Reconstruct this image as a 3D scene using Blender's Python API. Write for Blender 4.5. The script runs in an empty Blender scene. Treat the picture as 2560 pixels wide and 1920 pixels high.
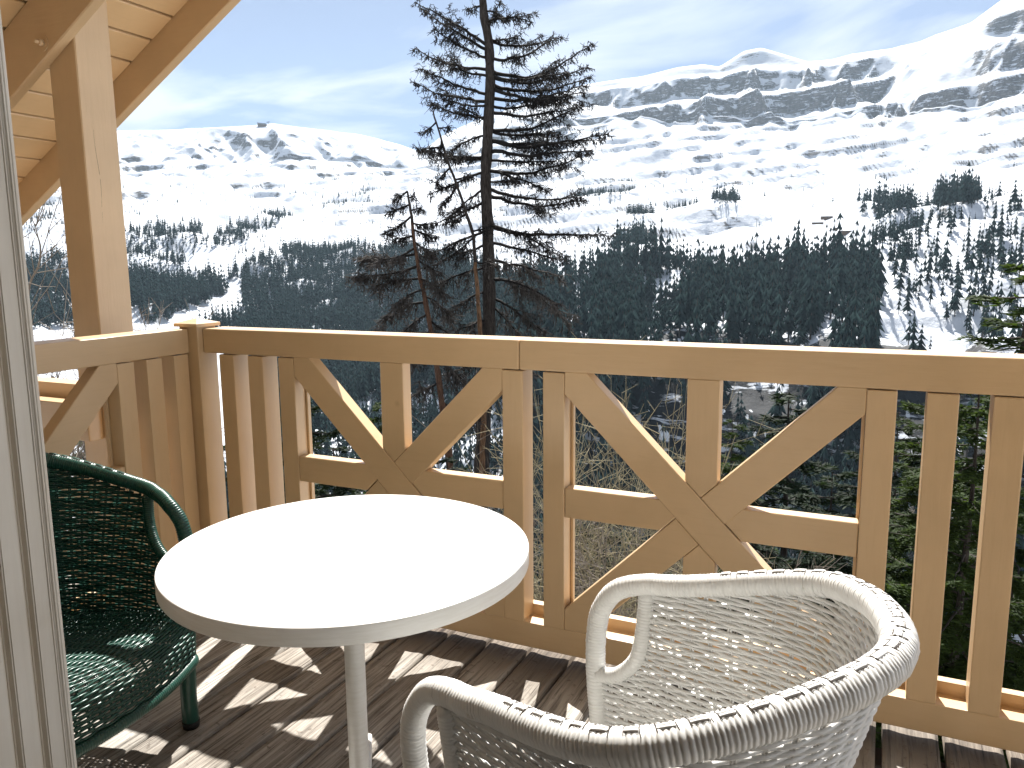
import bpy, bmesh, math, random
import numpy as np
from mathutils import Matrix, Vector
scene = bpy.context.scene
COL = scene.collection
RNG = np.random.default_rng(7)
random.seed(7)

# ------------------------------------------------------------------ camera
CAM = np.array([0.0, -2.137, 1.2545])
FPX = 1961.7                     # focal length in pixels of a 2560 wide picture
YAW, PIT, ROL = -0.4399, 0.1523, 0.0087
def _axes():
    f = np.array([math.sin(YAW) * math.cos(PIT), math.cos(YAW) * math.cos(PIT), -math.sin(PIT)])
    r = np.array([math.cos(YAW), -math.sin(YAW), 0.0])
    d = np.cross(f, r)
    c, s = math.cos(ROL), math.sin(ROL)
    return c * r + s * d, -s * r + c * d, f
AR, AD, AF = _axes()
cam = bpy.data.cameras.new("camera")
cam.sensor_width = 36.0
cam.lens = FPX / 2560 * 36.0
cam.clip_start = 0.02
cam.clip_end = 30000
camo = bpy.data.objects.new("camera", cam)
M = Matrix(((AR[0], -AD[0], -AF[0], CAM[0]), (AR[1], -AD[1], -AF[1], CAM[1]), (AR[2], -AD[2], -AF[2], CAM[2]), (0, 0, 0, 1)))
camo.matrix_world = M
COL.objects.link(camo)
scene.camera = camo

# ------------------------------------------------------------------ sun, sky, exposure
SUN_TO = np.array([-0.227, 0.77, 1.0]); SUN_TO /= np.linalg.norm(SUN_TO)
SUN_EL = math.asin(SUN_TO[2]); SUN_AZ = math.atan2(SUN_TO[0], SUN_TO[1])   # azimuth from +Y towards +X
sun = bpy.data.lights.new("sun", 'SUN')
sun.energy = 5.0; sun.angle = math.radians(0.53); sun.color = (1.0, 0.965, 0.91)
suno = bpy.data.objects.new("sun", sun)
suno.rotation_euler = Vector((-SUN_TO[0], -SUN_TO[1], -SUN_TO[2])).to_track_quat('-Z', 'Y').to_euler()
suno.location = (-20, 60, 80)
COL.objects.link(suno)

world = bpy.data.worlds.new("World"); scene.world = world; world.use_nodes = True
nt = world.node_tree; nt.nodes.clear()
def wn(t, **k):
    n = nt.nodes.new(t)
    for a, b in k.items(): setattr(n, a, b)
    return n
sky = wn('ShaderNodeTexSky', sky_type='NISHITA'); sky.sun_disc = False
sky.sun_elevation = SUN_EL; sky.sun_rotation = SUN_AZ
sky.altitude = 1600; sky.air_density = 0.5; sky.dust_density = 0.0; sky.ozone_density = 4.0
geo = wn('ShaderNodeTexCoord')
sep = wn('ShaderNodeSeparateXYZ'); nt.links.new(geo.outputs['Generated'], sep.inputs[0])
zz = wn('ShaderNodeMath', operation='MAXIMUM'); nt.links.new(sep.outputs['Z'], zz.inputs[0]); zz.inputs[1].default_value = 0.0
za = wn('ShaderNodeMath', operation='ADD'); nt.links.new(zz.outputs[0], za.inputs[0]); za.inputs[1].default_value = 0.16
dv = wn('ShaderNodeVectorMath', operation='DIVIDE'); nt.links.new(geo.outputs['Generated'], dv.inputs[0])
cmb = wn('ShaderNodeCombineXYZ')
for i in range(3): nt.links.new(za.outputs[0], cmb.inputs[i])
nt.links.new(cmb.outputs[0], dv.inputs[1])
mp = wn('ShaderNodeMapping'); nt.links.new(dv.outputs[0], mp.inputs[0])
mp.inputs['Location'].default_value = (4.6, 2.2, 0.0); mp.inputs['Rotation'].default_value = (0, 0, 0.75); mp.inputs['Scale'].default_value = (0.9, 1.5, 0.0)
n1 = wn('ShaderNodeTexNoise'); nt.links.new(mp.outputs[0], n1.inputs['Vector'])
n1.inputs['Scale'].default_value = 1.15; n1.inputs['Detail'].default_value = 9; n1.inputs['Roughness'].default_value = 0.5; n1.inputs['Distortion'].default_value = 0.55
rp = wn('ShaderNodeValToRGB'); nt.links.new(n1.outputs[0], rp.inputs[0])
rp.color_ramp.elements[0].position = 0.47; rp.color_ramp.elements[0].color = (0, 0, 0, 1)
rp.color_ramp.elements[1].position = 0.64; rp.color_ramp.elements[1].color = (1, 1, 1, 1)
mul = wn('ShaderNodeMath', operation='MULTIPLY'); nt.links.new(rp.outputs[0], mul.inputs[0]); mul.inputs[1].default_value = 0.62
mixc = wn('ShaderNodeMix', data_type='RGBA'); veil = wn('ShaderNodeMath', operation='ADD'); nt.links.new(mul.outputs[0], veil.inputs[0]); veil.inputs[1].default_value = 0.27; nt.links.new(veil.outputs[0], mixc.inputs['Factor'])
nt.links.new(sky.outputs[0], mixc.inputs['A']); mixc.inputs['B'].default_value = (7.2, 7.45, 8.0, 1)
bg = wn('ShaderNodeBackground'); nt.links.new(mixc.outputs['Result'], bg.inputs['Color']); bg.inputs['Strength'].default_value = 0.05
wo = wn('ShaderNodeOutputWorld'); nt.links.new(bg.outputs[0], wo.inputs[0])

scene.view_settings.view_transform = 'Standard'; scene.view_settings.look = 'None'
scene.view_settings.gamma = 1.0; scene.view_settings.use_curve_mapping = False
scene.view_settings.exposure = 1.45

# ------------------------------------------------------------------ helpers
def ray(u, v):
    d = AR * ((u - 1280) / FPX) + AD * ((v - 960) / FPX) + AF
    return d
def at_range(u, v, r):
    d = ray(u, v); return CAM + d * (r / math.hypot(d[0], d[1]))
def at_depth(u, v, dep):
    return CAM + ray(u, v) * dep
def project(P):
    q = np.asarray(P) - CAM
    x, y, z = q @ AR, q @ AD, q @ AF
    z = np.where(z < 1e-3, 1e-3, z)
    return 1280 + FPX * x / z, 960 + FPX * y / z, q @ AF

_T = np.random.default_rng(11).random((512, 512)).astype(np.float64)
def vnoise(x, y, seed=0):
    x = np.asarray(x, float) + seed * 17.31; y = np.asarray(y, float) + seed * 9.77
    xi = np.floor(x).astype(int); yi = np.floor(y).astype(int)
    fx = x - xi; fy = y - yi
    fx = fx * fx * fx * (fx * (fx * 6 - 15) + 10); fy = fy * fy * fy * (fy * (fy * 6 - 15) + 10)
    a = _T[xi % 512, yi % 512]; b = _T[(xi + 1) % 512, yi % 512]; c = _T[xi % 512, (yi + 1) % 512]; d = _T[(xi + 1) % 512, (yi + 1) % 512]
    return (a + (b - a) * fx) * (1 - fy) + (c + (d - c) * fx) * fy - 0.5
def fbm(x, y, oct=5, seed=0, gain=0.5):
    s = 0; a = 1.0
    for i in range(oct):
        s = s + a * vnoise(x * 2 ** i, y * 2 ** i, seed + i * 3); a *= gain
    return s
def sstep(a, b, x):
    t = np.clip((x - a) / (b - a), 0, 1); return t * t * (3 - 2 * t)

class MB:
    """collects vertices and faces, builds ONE mesh object"""
    def __init__(s): s.v = []; s.q = []; s.t = []; s.n = 0; s.qm = []; s.tm = []
    def add(s, v, q=None, t=None, mi=0):
        v = np.asarray(v, float).reshape(-1, 3)
        if q is not None and len(q): q = np.asarray(q, int).reshape(-1, 4); s.q.append(q + s.n); s.qm.append(np.full(len(q), mi))
        if t is not None and len(t): t = np.asarray(t, int).reshape(-1, 3); s.t.append(t + s.n); s.tm.append(np.full(len(t), mi))
        s.v.append(v); s.n += len(v)
    def mesh(s, name, smooth=False):
        V = np.concatenate(s.v); me = bpy.data.meshes.new(name)
        Q = np.concatenate(s.q) if s.q else np.zeros((0, 4), int); T = np.concatenate(s.t) if s.t else np.zeros((0, 3), int)
        me.vertices.add(len(V)); me.vertices.foreach_set('co', V.astype(np.float32).ravel())
        me.loops.add(Q.size + T.size); me.loops.foreach_set('vertex_index', np.concatenate([Q.ravel(), T.ravel()]).astype(np.int32))
        me.polygons.add(len(Q) + len(T))
        st = np.concatenate([np.arange(len(Q)) * 4, Q.size + np.arange(len(T)) * 3]).astype(np.int32)
        me.polygons.foreach_set('loop_start', st)
        mi = np.concatenate([np.concatenate(s.qm) if s.qm else np.zeros(0, int), np.concatenate(s.tm) if s.tm else np.zeros(0, int)]).astype(np.int32)
        me.polygons.foreach_set('material_index', mi)
        if smooth: me.polygons.foreach_set('use_smooth', np.ones(len(Q) + len(T), bool))
        me.update(calc_edges=True); me.validate()
        return me
    def build(s, name, mats, parent=None, smooth=False, loc=None):
        return mkobj(name, s.mesh(name, smooth), mats, parent, loc)
def mkobj(name, me, mats=None, parent=None, loc=None):
    if mats is not None and not len(me.materials):
        for m in (mats if isinstance(mats, (list, tuple)) else [mats]): me.materials.append(m)
    o = bpy.data.objects.new(name, me); COL.objects.link(o)
    if parent is not None: o.parent = parent
    if loc is not None: o.location = loc
    return o
def tag(o, label=None, cat=None, group=None, kind=None):
    if label: o['label'] = label
    if cat: o['category'] = cat
    if group: o['group'] = group
    if kind: o['kind'] = kind
    return o
def empty(name, loc=(0, 0, 0), rz=0.0):
    o = bpy.data.objects.new(name, None); COL.objects.link(o); o.location = loc; o.rotation_euler = (0, 0, rz); o.empty_display_size = 0.1
    return o

def tubes(P, rad, sides=4, ref=(0, 0, 1), cap=False):
    """P (n,m,3) paths -> verts, quads ; rad scalar, (m,), (n,m)"""
    P = np.asarray(P, float)
    if P.ndim == 2: P = P[None]
    n, m, _ = P.shape
    T = np.empty_like(P); T[:, 1:-1] = P[:, 2:] - P[:, :-2]; T[:, 0] = P[:, 1] - P[:, 0]; T[:, -1] = P[:, -1] - P[:, -2]
    T /= np.linalg.norm(T, axis=2, keepdims=True) + 1e-12
    rf = np.broadcast_to(np.asarray(ref, float), P.shape)
    B = np.cross(T, rf); ln = np.linalg.norm(B, axis=2, keepdims=True)
    alt = np.cross(T, np.broadcast_to(np.array([1.0, 0.13, 0.07]), P.shape)); B = np.where(ln < 0.05, alt, B)
    B /= np.linalg.norm(B, axis=2, keepdims=True) + 1e-12
    N = np.cross(B, T)
    a = np.arange(sides) * 2 * np.pi / sides
    R = np.broadcast_to(np.asarray(rad, float), (n, m))[..., None, None]
    V = P[:, :, None] + R * (np.cos(a)[None, None, :, None] * N[:, :, None] + np.sin(a)[None, None, :, None] * B[:, :, None])
    base = (np.arange(n) * m * sides)[:, None, None]; i = np.arange(m - 1)[None, :, None]; k = np.arange(sides)[None, None, :]
    k2 = (k + 1) % sides
    Q = np.stack([base + i * sides + k, base + i * sides + k2, base + (i + 1) * sides + k2, base + (i + 1) * sides + k], -1).reshape(-1, 4)
    tr = []
    if cap:
        for b in range(n):
            o = b * m * sides
            for j in range(1, sides - 1):
                tr.append((o, o + j + 1, o + j)); e = o + (m - 1) * sides; tr.append((e, e + j, e + j + 1))
    return V.reshape(-1, 3), Q, tr
def crom(P, n=12):
    P = np.asarray(P, float); Q = np.vstack([2 * P[0] - P[1], P, 2 * P[-1] - P[-2]]); o = []
    for i in range(1, len(Q) - 2):
        a, b, c, d = Q[i - 1:i + 3]
        t = np.linspace(0, 1, n, endpoint=False)[:, None]
        o.append(.5 * (2 * b + (c - a) * t + (2 * a - 5 * b + 4 * c - d) * t * t + (3 * b - 3 * c + d - a) * t ** 3))
    o.append(P[-1][None]); return np.vstack(o)
def resample(P, step=None, n=None):
    P = np.asarray(P, float); L = np.r_[0, np.cumsum(np.linalg.norm(np.diff(P[:, :3], axis=0), axis=1))]
    if n is None: n = max(2, int(L[-1] / step) + 1)
    s = np.linspace(0, L[-1], n)
    return np.stack([np.interp(s, L, P[:, i]) for i in range(P.shape[1])], 1), s

def box_mesh(name, x0, x1, y0, y1, z0, z1, bev=0.004, seg=2):
    bm = bmesh.new(); bmesh.ops.create_cube(bm, size=1)
    for v in bm.verts:
        v.co = Vector(((x0 + x1) / 2 + v.co.x * (x1 - x0), (y0 + y1) / 2 + v.co.y * (y1 - y0), (z0 + z1) / 2 + v.co.z * (z1 - z0)))
    if bev: bmesh.ops.bevel(bm, geom=bm.edges[:], offset=bev, segments=seg, profile=0.6, affect='EDGES')
    me = bpy.data.meshes.new(name); bm.to_mesh(me); bm.free()
    for p in me.polygons: p.use_smooth = False
    return me
def prism_mesh(name, poly, y0, y1, bev=0.003):
    """polygon in x,z extruded along y"""
    bm = bmesh.new(); a = [bm.verts.new((x, y0, z)) for x, z in poly]
    f = bm.faces.new(a); r = bmesh.ops.extrude_face_region(bm, geom=[f])
    for v in [e for e in r['geom'] if isinstance(e, bmesh.types.BMVert)]: v.co.y = y1
    bmesh.ops.recalc_face_normals(bm, faces=bm.faces[:])
    if bev: bmesh.ops.bevel(bm, geom=bm.edges[:], offset=bev, segments=1, affect='EDGES')
    me = bpy.data.meshes.new(name); bm.to_mesh(me); bm.free(); return me
def cyl_mesh(name, r0, r1, h, seg=24, bev=0.0):
    bm = bmesh.new(); bmesh.ops.create_cone(bm, cap_ends=True, segments=seg, radius1=r0, radius2=r1, depth=h)
    bmesh.ops.translate(bm, verts=bm.verts[:], vec=(0, 0, h / 2))
    if bev: bmesh.ops.bevel(bm, geom=[e for e in bm.edges if abs(e.verts[0].co.z - e.verts[1].co.z) < 1e-6], offset=bev, segments=3, profile=0.5, affect='EDGES')
    me = bpy.data.meshes.new(name); bm.to_mesh(me); bm.free()
    for p in me.polygons: p.use_smooth = len(p.vertices) == 4
    return me

# ------------------------------------------------------------------ materials
def newmat(name, rough=0.6, spec=0.3):
    m = bpy.data.materials.new(name); m.use_nodes = True
    b = m.node_tree.nodes['Principled BSDF']; b.inputs['Roughness'].default_value = rough
    b.inputs['Specular IOR Level'].default_value = spec
    return m, m.node_tree, b
def nn(t, ty, **k):
    n = t.nodes.new(ty)
    for a, b in k.items(): setattr(n, a, b)
    return n
def noise(t, scale, detail=4, rough=0.55, vec=None, dist=0.0):
    n = nn(t, 'ShaderNodeTexNoise'); n.inputs['Scale'].default_value = scale; n.inputs['Detail'].default_value = detail
    n.inputs['Roughness'].default_value = rough; n.inputs['Distortion'].default_value = dist
    if vec is not None: t.links.new(vec, n.inputs['Vector'])
    return n
def coords(t, scale=(1, 1, 1), rnd=True, kind='Object'):
    tc = nn(t, 'ShaderNodeTexCoord'); mp = nn(t, 'ShaderNodeMapping'); mp.inputs['Scale'].default_value = scale
    if rnd:
        oi = nn(t, 'ShaderNodeObjectInfo'); ml = nn(t, 'ShaderNodeMath', operation='MULTIPLY'); ml.inputs[1].default_value = 37.0
        t.links.new(oi.outputs['Random'], ml.inputs[0])
        ad = nn(t, 'ShaderNodeVectorMath', operation='ADD'); t.links.new(tc.outputs[kind], ad.inputs[0]); t.links.new(ml.outputs[0], ad.inputs[1])
        t.links.new(ad.outputs[0], mp.inputs[0])
    else: t.links.new(tc.outputs[kind], mp.inputs[0])
    return mp.outputs[0]
def ramp(t, fac, stops):
    r = nn(t, 'ShaderNodeValToRGB'); t.links.new(fac, r.inputs[0]); e = r.color_ramp.elements
    while len(e) < len(stops): e.new(0.5)
    for i, (p, c) in enumerate(stops): e[i].position = p; e[i].color = (*c, 1)
    return r.outputs[0]
def mix(t, fac, a, b, blend='MIX'):
    m = nn(t, 'ShaderNodeMix', data_type='RGBA', blend_type=blend)
    for s, x in (('Factor', fac), ('A', a), ('B', b)):
        if isinstance(x, (int, float)): m.inputs[s].default_value = x
        elif isinstance(x, tuple): m.inputs[s].default_value = (*x, 1)
        else: t.links.new(x, m.inputs[s])
    return m.outputs['Result']
def bump(t, b, h, strength=0.3, dist=0.01):
    n = nn(t, 'ShaderNodeBump'); n.inputs['Strength'].default_value = strength; n.inputs['Distance'].default_value = dist
    t.links.new(h, n.inputs['Height']); t.links.new(n.outputs[0], b.inputs['Normal'])

def paint_wood(name, col, axis=0):
    m, t, b = newmat(name, 0.36, 0.5)
    sc = [14, 14, 14]; sc[axis] = 1.2
    v = coords(t, tuple(sc)); g = noise(t, 6, 6, 0.6, v, 0.4); v2 = coords(t, (1, 1, 1)); w = noise(t, 2.3, 4, 0.6, v2)
    c = ramp(t, w.outputs[0], [(0.3, tuple(x * 0.9 for x in col)), (0.7, tuple(min(1, x * 1.07) for x in col))])
    gm = ramp(t, g.outputs[0], [(0.25, (0.9, 0.88, 0.86)), (0.5, (1, 1, 1))])
    c = mix(t, 0.4, c, gm, 'MULTIPLY')
    # knots and nicks
    vo = nn(t, 'ShaderNodeTexVoronoi'); vo.inputs['Scale'].default_value = 2.6; t.links.new(v2, vo.inputs['Vector'])
    kn = ramp(t, vo.outputs['Distance'], [(0.0, (0.35, 0.25, 0.16)), (0.035, (1, 1, 1))])
    c = mix(t, 0.3, c, kn, 'MULTIPLY')
    t.links.new(c, b.inputs['Base Color'])
    bump(t, b, g.outputs[0], 0.22, 0.004)
    return m
PAINT = (0.605, 0.43, 0.25)
M_PX = paint_wood('painted_wood_x', PAINT, 0)
M_PY = paint_wood('painted_wood_y', PAINT, 1)
M_PZ = paint_wood('painted_wood_z', PAINT, 2)
def plain(name, col, rough=0.5, var=0.08, scale=8, bmp=0.0, spec=0.3, metal=0.0):
    m, t, b = newmat(name, rough, spec); v = coords(t); n = noise(t, scale, 5, 0.6, v)
    c = ramp(t, n.outputs[0], [(0.3, tuple(x * (1 - var) for x in col)), (0.7, tuple(min(1, x * (1 + var)) for x in col))])
    t.links.new(c, b.inputs['Base Color']); b.inputs['Metallic'].default_value = metal
    if bmp: bump(t, b, n.outputs[0], bmp, 0.005)
    return m
# ------------------------------------------------------------------ deck
def deck_material():
    m, t, b = newmat('weathered_deck_wood', 0.78, 0.2)
    v = coords(t, (30, 1.1, 30)); g = noise(t, 3.2, 8, 0.68, v, 0.7)
    v2 = coords(t, (1, 1, 1)); w = noise(t, 3.0, 5, 0.6, v2); w2 = noise(t, 45, 3, 0.6, v2)
    c = ramp(t, g.outputs[0], [(0.28, (0.05, 0.045, 0.041)), (0.42, (0.26, 0.245, 0.225)), (0.57, (0.48, 0.465, 0.435)), (0.8, (0.64, 0.625, 0.59))])
    oi = nn(t, 'ShaderNodeObjectInfo')
    tint = ramp(t, oi.outputs['Random'], [(0.0, (0.74, 0.70, 0.66)), (0.5, (1, 0.97, 0.93)), (1.0, (0.86, 0.86, 0.85))])
    c = mix(t, 1.0, c, tint, 'MULTIPLY')
    dk = ramp(t, w.outputs[0], [(0.35, (0.68, 0.64, 0.6)), (0.55, (1, 1, 1))]); c = mix(t, 0.65, c, dk, 'MULTIPLY')
    sp = ramp(t, w2.outputs[0], [(0.3, (0.25, 0.2, 0.17)), (0.38, (1, 1, 1))]); c = mix(t, 0.5, c, sp, 'MULTIPLY')
    vo = nn(t, 'ShaderNodeTexVoronoi'); vo.inputs['Scale'].default_value = 1.0
    vk = coords(t, (6.5, 2.6, 0.01)); t.links.new(vk, vo.inputs['Vector'])
    kn = ramp(t, vo.outputs['Distance'], [(0.0, (0.12, 0.07, 0.045)), (0.05, (0.3, 0.2, 0.14)), (0.085, (1, 1, 1))]); c = mix(t, 0.85, c, kn, 'MULTIPLY')
    # fine cracks that run with the grain
    vc = coords(t, (60, 0.8, 60)); cr = noise(t, 2.0, 2, 0.5, vc, 0.2)
    ck = ramp(t, cr.outputs[0], [(0.30, (0.2, 0.16, 0.13)), (0.34, (1, 1, 1))]); c = mix(t, 0.8, c, ck, 'MULTIPLY')
    # darker towards the outer edge under the railing, broken up by the grain
    tc = nn(t, 'ShaderNodeTexCoord'); sp_ = nn(t, 'ShaderNodeSeparateXYZ'); t.links.new(tc.outputs['Object'], sp_.inputs[0])
    ad = nn(t, 'ShaderNodeMath', operation='MULTIPLY_ADD'); t.links.new(g.outputs[0], ad.inputs[0]); ad.inputs[1].default_value = 0.5; t.links.new(sp_.outputs['Y'], ad.inputs[2])
    dm = ramp(t, ad.outputs[0], [(0.10, (1, 1, 1)), (0.27, (0.42, 0.37, 0.33))]); c = mix(t, 1.0, c, dm, 'MULTIPLY')
    t.links.new(c, b.inputs['Base Color'])
    bump(t, b, g.outputs[0], 0.55, 0.006)
    return m
M_DECK = deck_material()
deck = empty('deck'); tag(deck, kind='structure')
pitch = 0.1487
for i in range(-9, 22):
    x0 = -0.983 + (i - 5) * pitch + 0.0075; x1 = x0 + pitch - 0.015
    if x0 > 2.4: break
    ny, nx = 30, 10
    ya = np.linspace(-2.9, 0.13, ny); xa = np.linspace(0, 1, nx)
    mb = MB(); jit = RNG.uniform(-0.0015, 0.0015); cup = RNG.uniform(0.0035, 0.0065); wob = RNG.uniform(0, 9)
    X, Y = np.meshgrid(xa, ya)
    off = 0.0016 * np.sin(Y * 2.1 + wob)
    Z = -cup * (1 - 4 * (X - .5) ** 2) + 0.0025 + jit - 0.004 * (X < .02) - 0.004 * (X > .98) + 0.001 * np.sin(Y * 5 + wob)
    XX = x0 + X * (x1 - x0) + off
    top = np.stack([XX, Y, Z], -1).reshape(-1, 3); bot = top.copy(); bot[:, 2] = -0.03
    idx = np.arange(nx * ny).reshape(ny, nx); Q = []
    q = np.stack([idx[:-1, :-1], idx[:-1, 1:], idx[1:, 1:], idx[1:, :-1]], -1).reshape(-1, 4); Q.append(q)
    N = nx * ny
    for (a, b_) in ((idx[:, 0], 1), (idx[:, -1], -1)):
        s = np.stack([a[:-1], a[1:], a[1:] + N, a[:-1] + N], -1); Q.append(s if b_ > 0 else s[:, ::-1])
    for (a, b_) in ((idx[0], -1), (idx[-1], 1)):
        s = np.stack([a[:-1], a[1:], a[1:] + N, a[:-1] + N], -1); Q.append(s if b_ > 0 else s[:, ::-1])
    mb.add(np.vstack([top, bot]), np.vstack(Q)); mb.build('plank', M_DECK, deck, smooth=False)
M_JOIST = plain('dark_joist_wood', (0.06, 0.045, 0.032), 0.8, 0.2, 6)
for y in (-2.4, -1.8, -1.2, -0.6, -0.02):
    mkobj('joist', box_mesh('joist', -2.5, 2.3, y - .04, y + .04, -0.2, -0.035, 0), M_JOIST, deck)

# ------------------------------------------------------------------ railings
ZB0, ZB1, ZR0, ZR1 = 0.047, 0.131, 0.937, 1.027
def clip_poly(poly, ax, val, keep_less):
    out = []
    for i in range(len(poly)):
        a, b = poly[i], poly[(i + 1) % len(poly)]
        ina = (a[ax] <= val) == keep_less; inb = (b[ax] <= val) == keep_less
        if ina: out.append(a)
        if ina != inb:
            s = (val - a[ax]) / (b[ax] - a[ax]); out.append((a[0] + s * (b[0] - a[0]), a[1] + s * (b[1] - a[1])))
    return out
BAL = box_mesh('baluster', -0.0345, 0.0345, 0.0005, 0.0785, ZB1 - 0.001, ZR0 - 0.003, 0.0035); BAL.materials.append(M_PZ)
def star_panel(root, x0, x1):
    xc, zc = (x0 + x1) / 2, (ZB1 + ZR0) / 2
    hx, hz = (x1 - x0) / 2, (ZR0 - ZB1) / 2; hw = 0.0475; d0, d1 = 0.0, 0.052
    def add(poly, y, m): mkobj('brace', prism_mesh('brace', poly, d0 + y, d1 - y, 0.0022), m, root)
    L = math.hypot(hx, hz); ux, uz = hx / L, hz / L
    def spoke(sx, sz, a, b, y, cut=0.0, pad=0.0):
        dx, dz = ux * sx, uz * sz; nx_, nz_ = -dz, dx
        poly = [(xc + dx * a + nx_ * hw, zc + dz * a + nz_ * hw), (xc + dx * b + nx_ * hw, zc + dz * b + nz_ * hw), (xc + dx * b - nx_ * hw, zc + dz * b - nz_ * hw), (xc + dx * a - nx_ * hw, zc + dz * a - nz_ * hw)]
        poly = clip_poly(poly, 0, x1 + 0.001, True); poly = clip_poly(poly, 0, x0 - 0.001, False)
        poly = clip_poly(poly, 1, ZR0 + 0.001, True); poly = clip_poly(poly, 1, ZB1 - 0.001, False)
        add(poly, y, M_PX)
    spoke(-1, 1, -(L + .1), L + .1, 0.0005)          # the long brace, upper left to lower right
    spoke(1, 1, hw + 0.0012, L + .1, 0.0014); spoke(-1, -1, hw + 0.0012, L + .1, 0.0014)
    wv = 0.0445; g = 0.0015; s2 = math.sqrt(2)
    # upright, pointed towards the middle
    e = hw * s2
    add([(xc - wv, zc + e + wv - 0.0 + g), (xc, zc + e + g), (xc + wv, zc + e + wv + g), (xc + wv, ZR0), (xc - wv, ZR0)], 0.0022, M_PZ)
    add([(xc - wv, ZB1), (xc + wv, ZB1), (xc + wv, zc - e - wv - g), (xc, zc - e - g), (xc - wv, zc - e - wv - g)], 0.0022, M_PZ)
    zt = zc + 0.0035; wh = 0.046
    add([(x0, zt - wh), (xc - e - wh - g, zt - wh), (xc - e - g, zt), (xc - e - wh - g, zt + wh), (x0, zt + wh)], 0.0030, M_PX)
    add([(xc + e + g, zt), (xc + e + wh + g, zt - wh), (x1, zt - wh), (x1, zt + wh), (xc + e + wh + g, zt + wh)], 0.0030, M_PX)
    # thin outer stop on the jambs
    for x, s in ((x0, 1), (x1, -1)):
        a, b = sorted((x, x + s * 0.008)); mkobj('stop_batten', box_mesh('stop_batten', a, b, 0.054, 0.0704, ZB1, ZR0 - .002, 0.001, 1), M_PZ, root)
def railing(name, root_loc, rz, xs, panels, x_a, x_b, seams, label):
    root = empty(name, root_loc, rz); tag(root, label, 'railing')
    cuts = [x_a] + seams + [x_b]
    for a, b in zip(cuts[:-1], cuts[1:]):
        mkobj('top_rail', box_mesh('top_rail', a + 0.0008, b - 0.0008, 0.0, 0.11, ZR0, ZR1, 0.005, 3), M_PX, root)
    mkobj('bottom_rail', box_mesh('bottom_rail', x_a, x_b, 0.0015, 0.047, ZB0, ZB1, 0.004), M_PX, root)
    mkobj('outer_bottom_rail', box_mesh('outer_bottom_rail', x_a, x_b, 0.072, 0.1, ZB0, 0.163, 0.003), M_PX, root)
    mkobj('bottom_sill', box_mesh('bottom_sill', x_a, x_b, 0.046, 0.073, ZB0 + .02, ZB1 - 0.004, 0), M_PX, root)
    for x in xs: mkobj('baluster', BAL, None, root, (x, 0, 0))
    for a, b in panels: star_panel(root, a, b)
    return root
fx = [-2.162, -2.025, -1.884, -1.0055, -0.87, 0.0135, 0.148, 0.288, 0.423, 1.31, 1.445, 1.58]
railing('balcony_railing', (0, 0, 0), 0, fx, [(-1.848, -1.041), (-0.834, -0.0225), (0.459, 1.274)], -2.2715, 2.3, [-0.982, 1.36],
        'tan timber railing with star shaped brace panels facing the snowy valley, behind white chair')
sd = math.atan2(0.9983, -0.0579)
railing('balcony_railing', (-2.3165, -0.0, 0), sd, [-0.067, -0.191, -0.3135, -1.199, -1.335], [(-1.164, -0.349)], -1.55, -0.0245, [],
        'tan painted timber railing running from the corner post towards the house, behind green chair')
# corner post with its cap
cp = empty('corner_post', (-2.3165, 0.021, 0)); tag(cp, 'square tan corner post with flat cap where the two railings meet', 'post')
mkobj('shaft', box_mesh('shaft', -.045, .045, -.045, .045, 0.0, 1.034, 0.004), M_PZ, cp)
capm = bmesh.new(); w = 0.0575
vv = [capm.verts.new(c) for c in ((-w, -w, 1.034), (w, -w, 1.034), (w, w, 1.034), (-w, w, 1.034), (-w, -w, 1.046), (w, -w, 1.046), (w, w, 1.046), (-w, w, 1.046), (0, 0, 1.064))]
for f in ((3, 2, 1, 0), (0, 1, 5, 4), (1, 2, 6, 5), (2, 3, 7, 6), (3, 0, 4, 7), (4, 5, 8), (5, 6, 8), (6, 7, 8), (7, 4, 8)): capm.faces.new([vv[i] for i in f])
me = bpy.data.meshes.new('cap'); capm.to_mesh(me); capm.free(); mkobj('cap', me, M_PX, cp)

# ------------------------------------------------------------------ roof, big post, outer beams
TANR = 0.564; ANG = math.atan(TANR); CR, SR = math.cos(ANG), math.sin(ANG)
def roof_pt(s, o):                 # s along the slope from x=-3.08, o perpendicular upwards
    return (-3.08 + s * CR - o * SR, 1.852 + s * SR + o * CR)
def slope_beam(name, root, s0, s1, o0, o1, y0, y1, mat, bev=0.004):
    poly = [roof_pt(s0, o0), roof_pt(s1, o0), roof_pt(s1, o1), roof_pt(s0, o1)]
    return mkobj(name, prism_mesh(name, poly, y0, y1, bev), mat, root)
def slope_mat(name):
    m = paint_wood(name, PAINT, 0); return m
roof = empty('chalet_roof', (0, 0, 0)); tag(roof, 'sloping tan timber roof overhang with boarded underside and dark joints', 'roof')
S0, S1 = -2.6, 6.2
slope_beam('barge_board', roof, S0, S1, 0.075, 0.30, 0.411, 0.455, M_PX)
slope_beam('rafter', roof, S0, S1, 0.0, 0.2115, -0.142, -0.1, M_PX)
slope_beam('rafter', roof, S0, S1, 0.0, 0.2115, -1.15, -1.07, M_PX)
bw = 0.1515; gap = 0.012
M_SOF = paint_wood('soffit_paint', (0.70, 0.48, 0.26), 1)
g0 = ((-2.562 + 3.08) * CR + (2.257 - 1.852) * SR)
SBM = None
for k in range(-18, 30):
    sa = g0 + k * bw + gap / 2; sb = g0 + (k + 1) * bw - gap / 2
    if sb < S0 or sa > S1: continue
    slope_beam('soffit_board', roof, sa, sb, 0.2125, 0.232, -2.6, 0.4105, M_SOF, 0.003)
M_DARK = plain('dark_roof_felt', (0.02, 0.017, 0.015), 0.9, 0.1, 5)
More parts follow.
